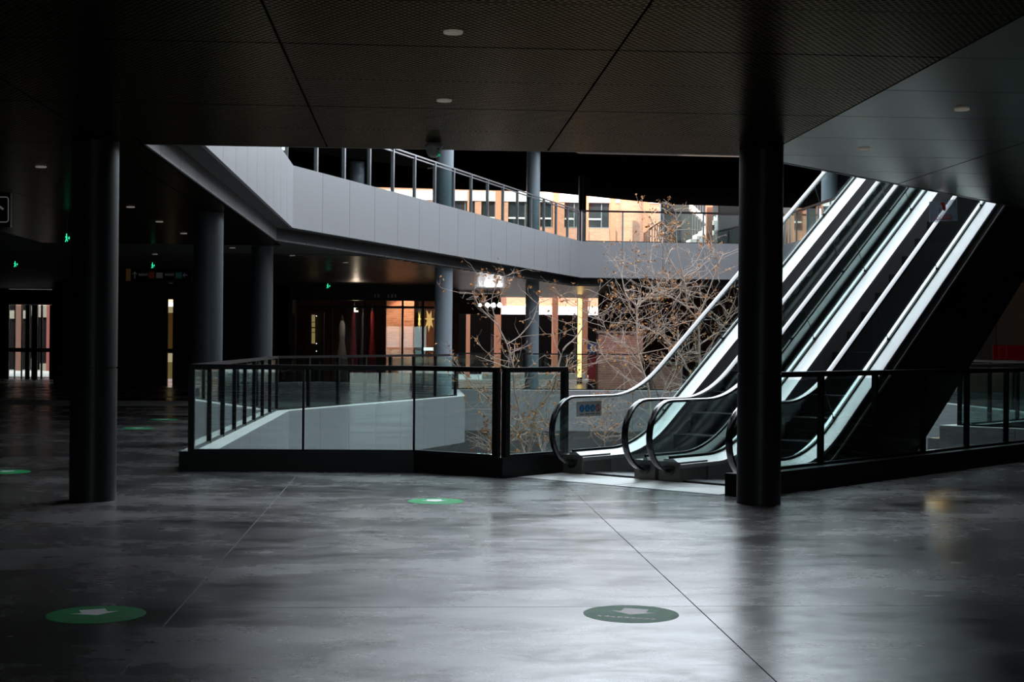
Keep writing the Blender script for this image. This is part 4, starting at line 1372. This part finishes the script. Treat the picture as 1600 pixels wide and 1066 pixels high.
# golden lantern whose reflection shows in the floor
gx, gy = 16.1, 44.5
gl = thing('pendant_lantern', (gx, gy, 2.35), 'golden lit pendant lantern behind the escalators, mirrored in the floor', 'lantern')
GG = mat('lantern_glow', (1, .7, .3), .5, var=.4, scale=7, emit=(1.0, .55, .16), emit_s=3.0)
MB().lathe([(0.0, 2.38), (0.16, 2.42), (0.2, 2.5), (0.18, 2.62), (0.0, 2.63)], (gx, gy, 0), 18).build('lower_shade', GG, gl, True)
MB().lathe([(0.24, 2.72), (0.32, 2.95), (0.30, 3.15), (0.0, 3.16), ], (gx, gy, 0), 18).build('upper_shade', GG, gl, True)
MB().tube([(gx, gy, 2.6), (gx, gy, CEIL_Z)], 0.015, 6).build('stem', BLACK, gl)

# ---------------------------------------------------------------- bare trees
def tree(label, base_px, Yt, limbs, seed, n_twigs, twig_len, leaf_p, trunk_r=0.055, bark=BARK, floor_z=-4.6, reach=1.0, up=0.55):
    rnd = random.Random(seed)
    b0 = W(base_px[0], base_px[1], Yt)
    t = thing('bare_tree', (b0.x, b0.y, floor_z), label, 'tree')
    mw, leaves = MB(), []
    segs = []

    def curve(pts):
        out = []
        for i in range(len(pts) - 1):
            p, q = pts[i], pts[i + 1]
            a = pts[max(0, i - 1)]; d = pts[min(len(pts) - 1, i + 2)]
            for k in range(4):
                u = k / 4
                out.append(0.5 * ((2 * p) + (q - a) * u + (2 * a - 5 * p + 4 * q - d) * u * u + (3 * p - a - 3 * q + d) * u ** 3))
        out.append(pts[-1])
        return out
    mw.tube([(b0.x + .05, b0.y, floor_z), (b0.x - .03, b0.y + .02, (b0.z + floor_z) / 2), b0], [trunk_r * 1.25, trunk_r * 1.1, trunk_r], 8)
    for li, (r0, r1, dy0, dy1, pl_) in enumerate(limbs):
        n = len(pl_)
        pts = [W(px, py, Yt + dy0 + (dy1 - dy0) * i / (n - 1)) for i, (px, py) in enumerate(pl_)]
        pts = curve(pts)
        r0, r1 = r0 * 0.72, r1 * 0.72
        rad = [r0 + (r1 - r0) * i / (len(pts) - 1) for i in range(len(pts))]
        mw.tube(pts, rad, 6)
        for i in range(len(pts) - 1):
            segs.append((pts[i], pts[i + 1], rad[i], i / len(pts)))

    def twig(p, d, L, r, depth):
        if p.z > 3.6:
            L *= 0.55
        pts = [p]
        n = 4
        dd = d.copy()
        for k in range(n):
            dd = (dd + Vector((rnd.gauss(0, .17), rnd.gauss(0, .17), rnd.gauss(0.05, .15)))).normalized()
            pts.append(pts[-1] + dd * (L / n))
        mw.tube(pts, [r, r * .85, r * .7, r * .55, r * .4], 4, False)
        if depth > 0:
            for k in range(rnd.randint(2, 3)):
                i = rnd.randint(1, 4)
                nd = (dd + Vector((rnd.gauss(0, .75), rnd.gauss(0, .75), rnd.gauss(.05, .55)))).normalized()
                twig(pts[i], nd, L * rnd.uniform(.35, .65), r * .62, depth - 1)
        if rnd.random() < leaf_p:
            for k in range(rnd.randint(1, 4)):
                leaves.append(pts[-1 - rnd.randint(0, 1)] + Vector((rnd.gauss(0, .03), rnd.gauss(0, .03), rnd.gauss(-.02, .03))))

    for k in range(n_twigs):
        s = rnd.choice(segs)
        if rnd.random() > 0.25 + s[3]:
            s = rnd.choice(segs)
        p = s[0].lerp(s[1], rnd.random())
        a = rnd.uniform(0, 2 * math.pi)
        d = Vector((math.cos(a) * reach, math.sin(a) * .8, up + rnd.gauss(0, .45))).normalized()
        twig(p, d, twig_len * rnd.uniform(.5, 1.25), max(0.0062, min(s[2] * .5, 0.0085)), 2)
    mw.build('branches', bark, t, True, origin=(b0.x, b0.y, floor_z), fix=False)
    ml = MB()
    for p in leaves:
        s = rnd.uniform(.018, .040)
        a = Vector((rnd.gauss(0, 1), rnd.gauss(0, 1), rnd.gauss(0, 1))).normalized()
        b_ = a.cross(Vector((rnd.gauss(0, 1), rnd.gauss(0, 1), rnd.gauss(0, 1)))).normalized()
        c_ = a.cross(b_)
        ml.add([p - a * s, p + b_ * s * .6 + c_ * s * .35, p + a * s * 1.2, p - b_ * s * .6 + c_ * s * .35], [(0, 1, 2), (0, 2, 3)])
    if leaves:
        lo_ = ml.build('dry_leaves', LEAF, t, fix=False, origin=(b0.x, b0.y, floor_z))
        lo_['kind'] = 'stuff'
    return t


tree('forked bare tree behind the corner of the near railing', (822, 722), 25.0, [
    (.05, .022, 0, .2, [(822, 722), (817, 702), (808, 676), (811, 640), (804, 610), (802, 572)]),
    (.022, .012, .2, .4, [(802, 572), (792, 538), (778, 508), (768, 470), (781, 432)]),
    (.04, .024, 0, -.3, [(822, 716), (828, 695), (832, 673), (839, 639), (862, 612), (870, 583)]),
    (.024, .012, -.3, .1, [(870, 583), (880, 547), (900, 527), (917, 497), (922, 470)]),
    (.022, .010, -.1, .5, [(808, 676), (787, 655), (772, 637), (754, 617), (735, 603), (724, 575)]),
    (.014, .008, .2, .8, [(792, 538), (812, 525), (832, 500), (842, 470)]),
    (.016, .009, -.2, -.7, [(839, 639), (850, 660), (842, 690), (850, 712)]),
    (.013, .008, .1, .6, [(778, 508), (750, 480), (738, 455)]),
], 11, 92, .68, .34, .055, reach=1.3, up=0.40)
tree('taller bare tree with dry leaves behind the first escalator handrail', (1018, 712), 33.0, [
    (.045, .026, 0, .1, [(1018, 712), (1016, 650), (1013, 606), (1001, 569), (996, 540), (995, 500), (995, 478)]),
    (.024, .010, .1, .5, [(995, 478), (978, 460), (971, 431), (960, 404)]),
    (.022, .010, .1, -.4, [(995, 478), (1024, 454), (1035, 430), (1042, 395), (1052, 360)]),
    (.018, .009, 0, -.6, [(1001, 569), (975, 540), (950, 520), (938, 490)]),
    (.016, .009, 0, .5, [(1013, 606), (970, 585), (945, 560), (932, 530)]),
    (.014, .008, 0, .5, [(1016, 650), (1040, 610), (1055, 580), (1060, 545)]),
], 23, 92, 1.0, .26, .055)
tree('tallest bare tree reaching up in front of the back balcony', (1095, 712), 30.0, [
    (.045, .028, 0, .1, [(1095, 712), (1094, 640), (1093, 570), (1092, 520), (1090, 499)]),
    (.026, .012, .1, .3, [(1090, 499), (1071, 478), (1055, 468), (1026, 454), (1005, 425)]),
    (.024, .008, .1, -.3, [(1073, 480), (1071, 445), (1062, 432), (1042, 398), (1029, 368), (1015, 337)]),
    (.018, .008, .1, .2, [(1071, 445), (1060, 400), (1057, 370), (1056, 335), (1048, 318)]),
    (.022, .012, 0, .5, [(1094, 610), (1079, 584), (1061, 553), (1050, 542), (1032, 523), (1018, 522)]),
    (.02, .010, 0, -.3, [(1093, 570), (1110, 540), (1132, 505), (1150, 465)]),
    (.02, .009, .1, .3, [(1090, 499), (1105, 460), (1118, 425), (1130, 395)]),
    (.014, .008, .1, .3, [(1094, 600), (1075, 620), (1060, 600)]),
    (.016, .009, .1, .5, [(1092, 540), (1120, 520), (1145, 515), (1165, 500)]),
], 31, 112, .92, .26, .055)
tree('small twiggy shrub seen through the first escalator glass', (948, 712), 27.0, [
    (.018, .010, 0, .1, [(948, 712), (944, 690), (945, 660), (938, 640)]),
    (.014, .008, 0, .3, [(945, 690), (925, 665), (915, 645)]),
    (.014, .008, 0, -.3, [(945, 680), (960, 655), (970, 640)]),
], 41, 40, .42, .12, .02)
tree('low twiggy shrub behind the near railing left of the corner post', (770, 722), 21.6, [
    (.014, .008, 0, .2, [(770, 722), (768, 706), (762, 690)]),
    (.014, .008, 0, -.2, [(770, 718), (785, 700), (792, 690)]),
], 47, 28, .38, .15, .02)

# dim red sign on the dark wall at the right edge
rs_ = thing('red_wall_sign', W(1574, 562, 44), 'dim red sign with a thin square outline at the right edge above the railing', 'sign')
slab_px('panel', 1552, 539, 1606, 563, 44, 0.06, mat('dim_red_panel', (0.10, 0.004, 0.004), 0.6, emit=(0.5, 0.01, 0.01), emit_s=0.012), rs_)
for a_, b_ in (((1561, 542), (1573, 542)), ((1573, 542), (1573, 559)), ((1573, 559), (1561, 559)), ((1561, 559), (1561, 542))):
    MB().tube([W(*a_, 43.98), W(*b_, 43.98)], 0.010, 5).build('outline', mat('dim_red_line', (0.25, 0.02, 0.02), 0.6, emit=(0.8, 0.05, 0.05), emit_s=0.02), rs_)
for px in (1556, 1602):
    p = W(px, 540, 44.03)
    MB().tube([p, (p.x, p.y, CEIL_Z + 0.03)], 0.012, 6).build('hanger', BLACK, rs_)
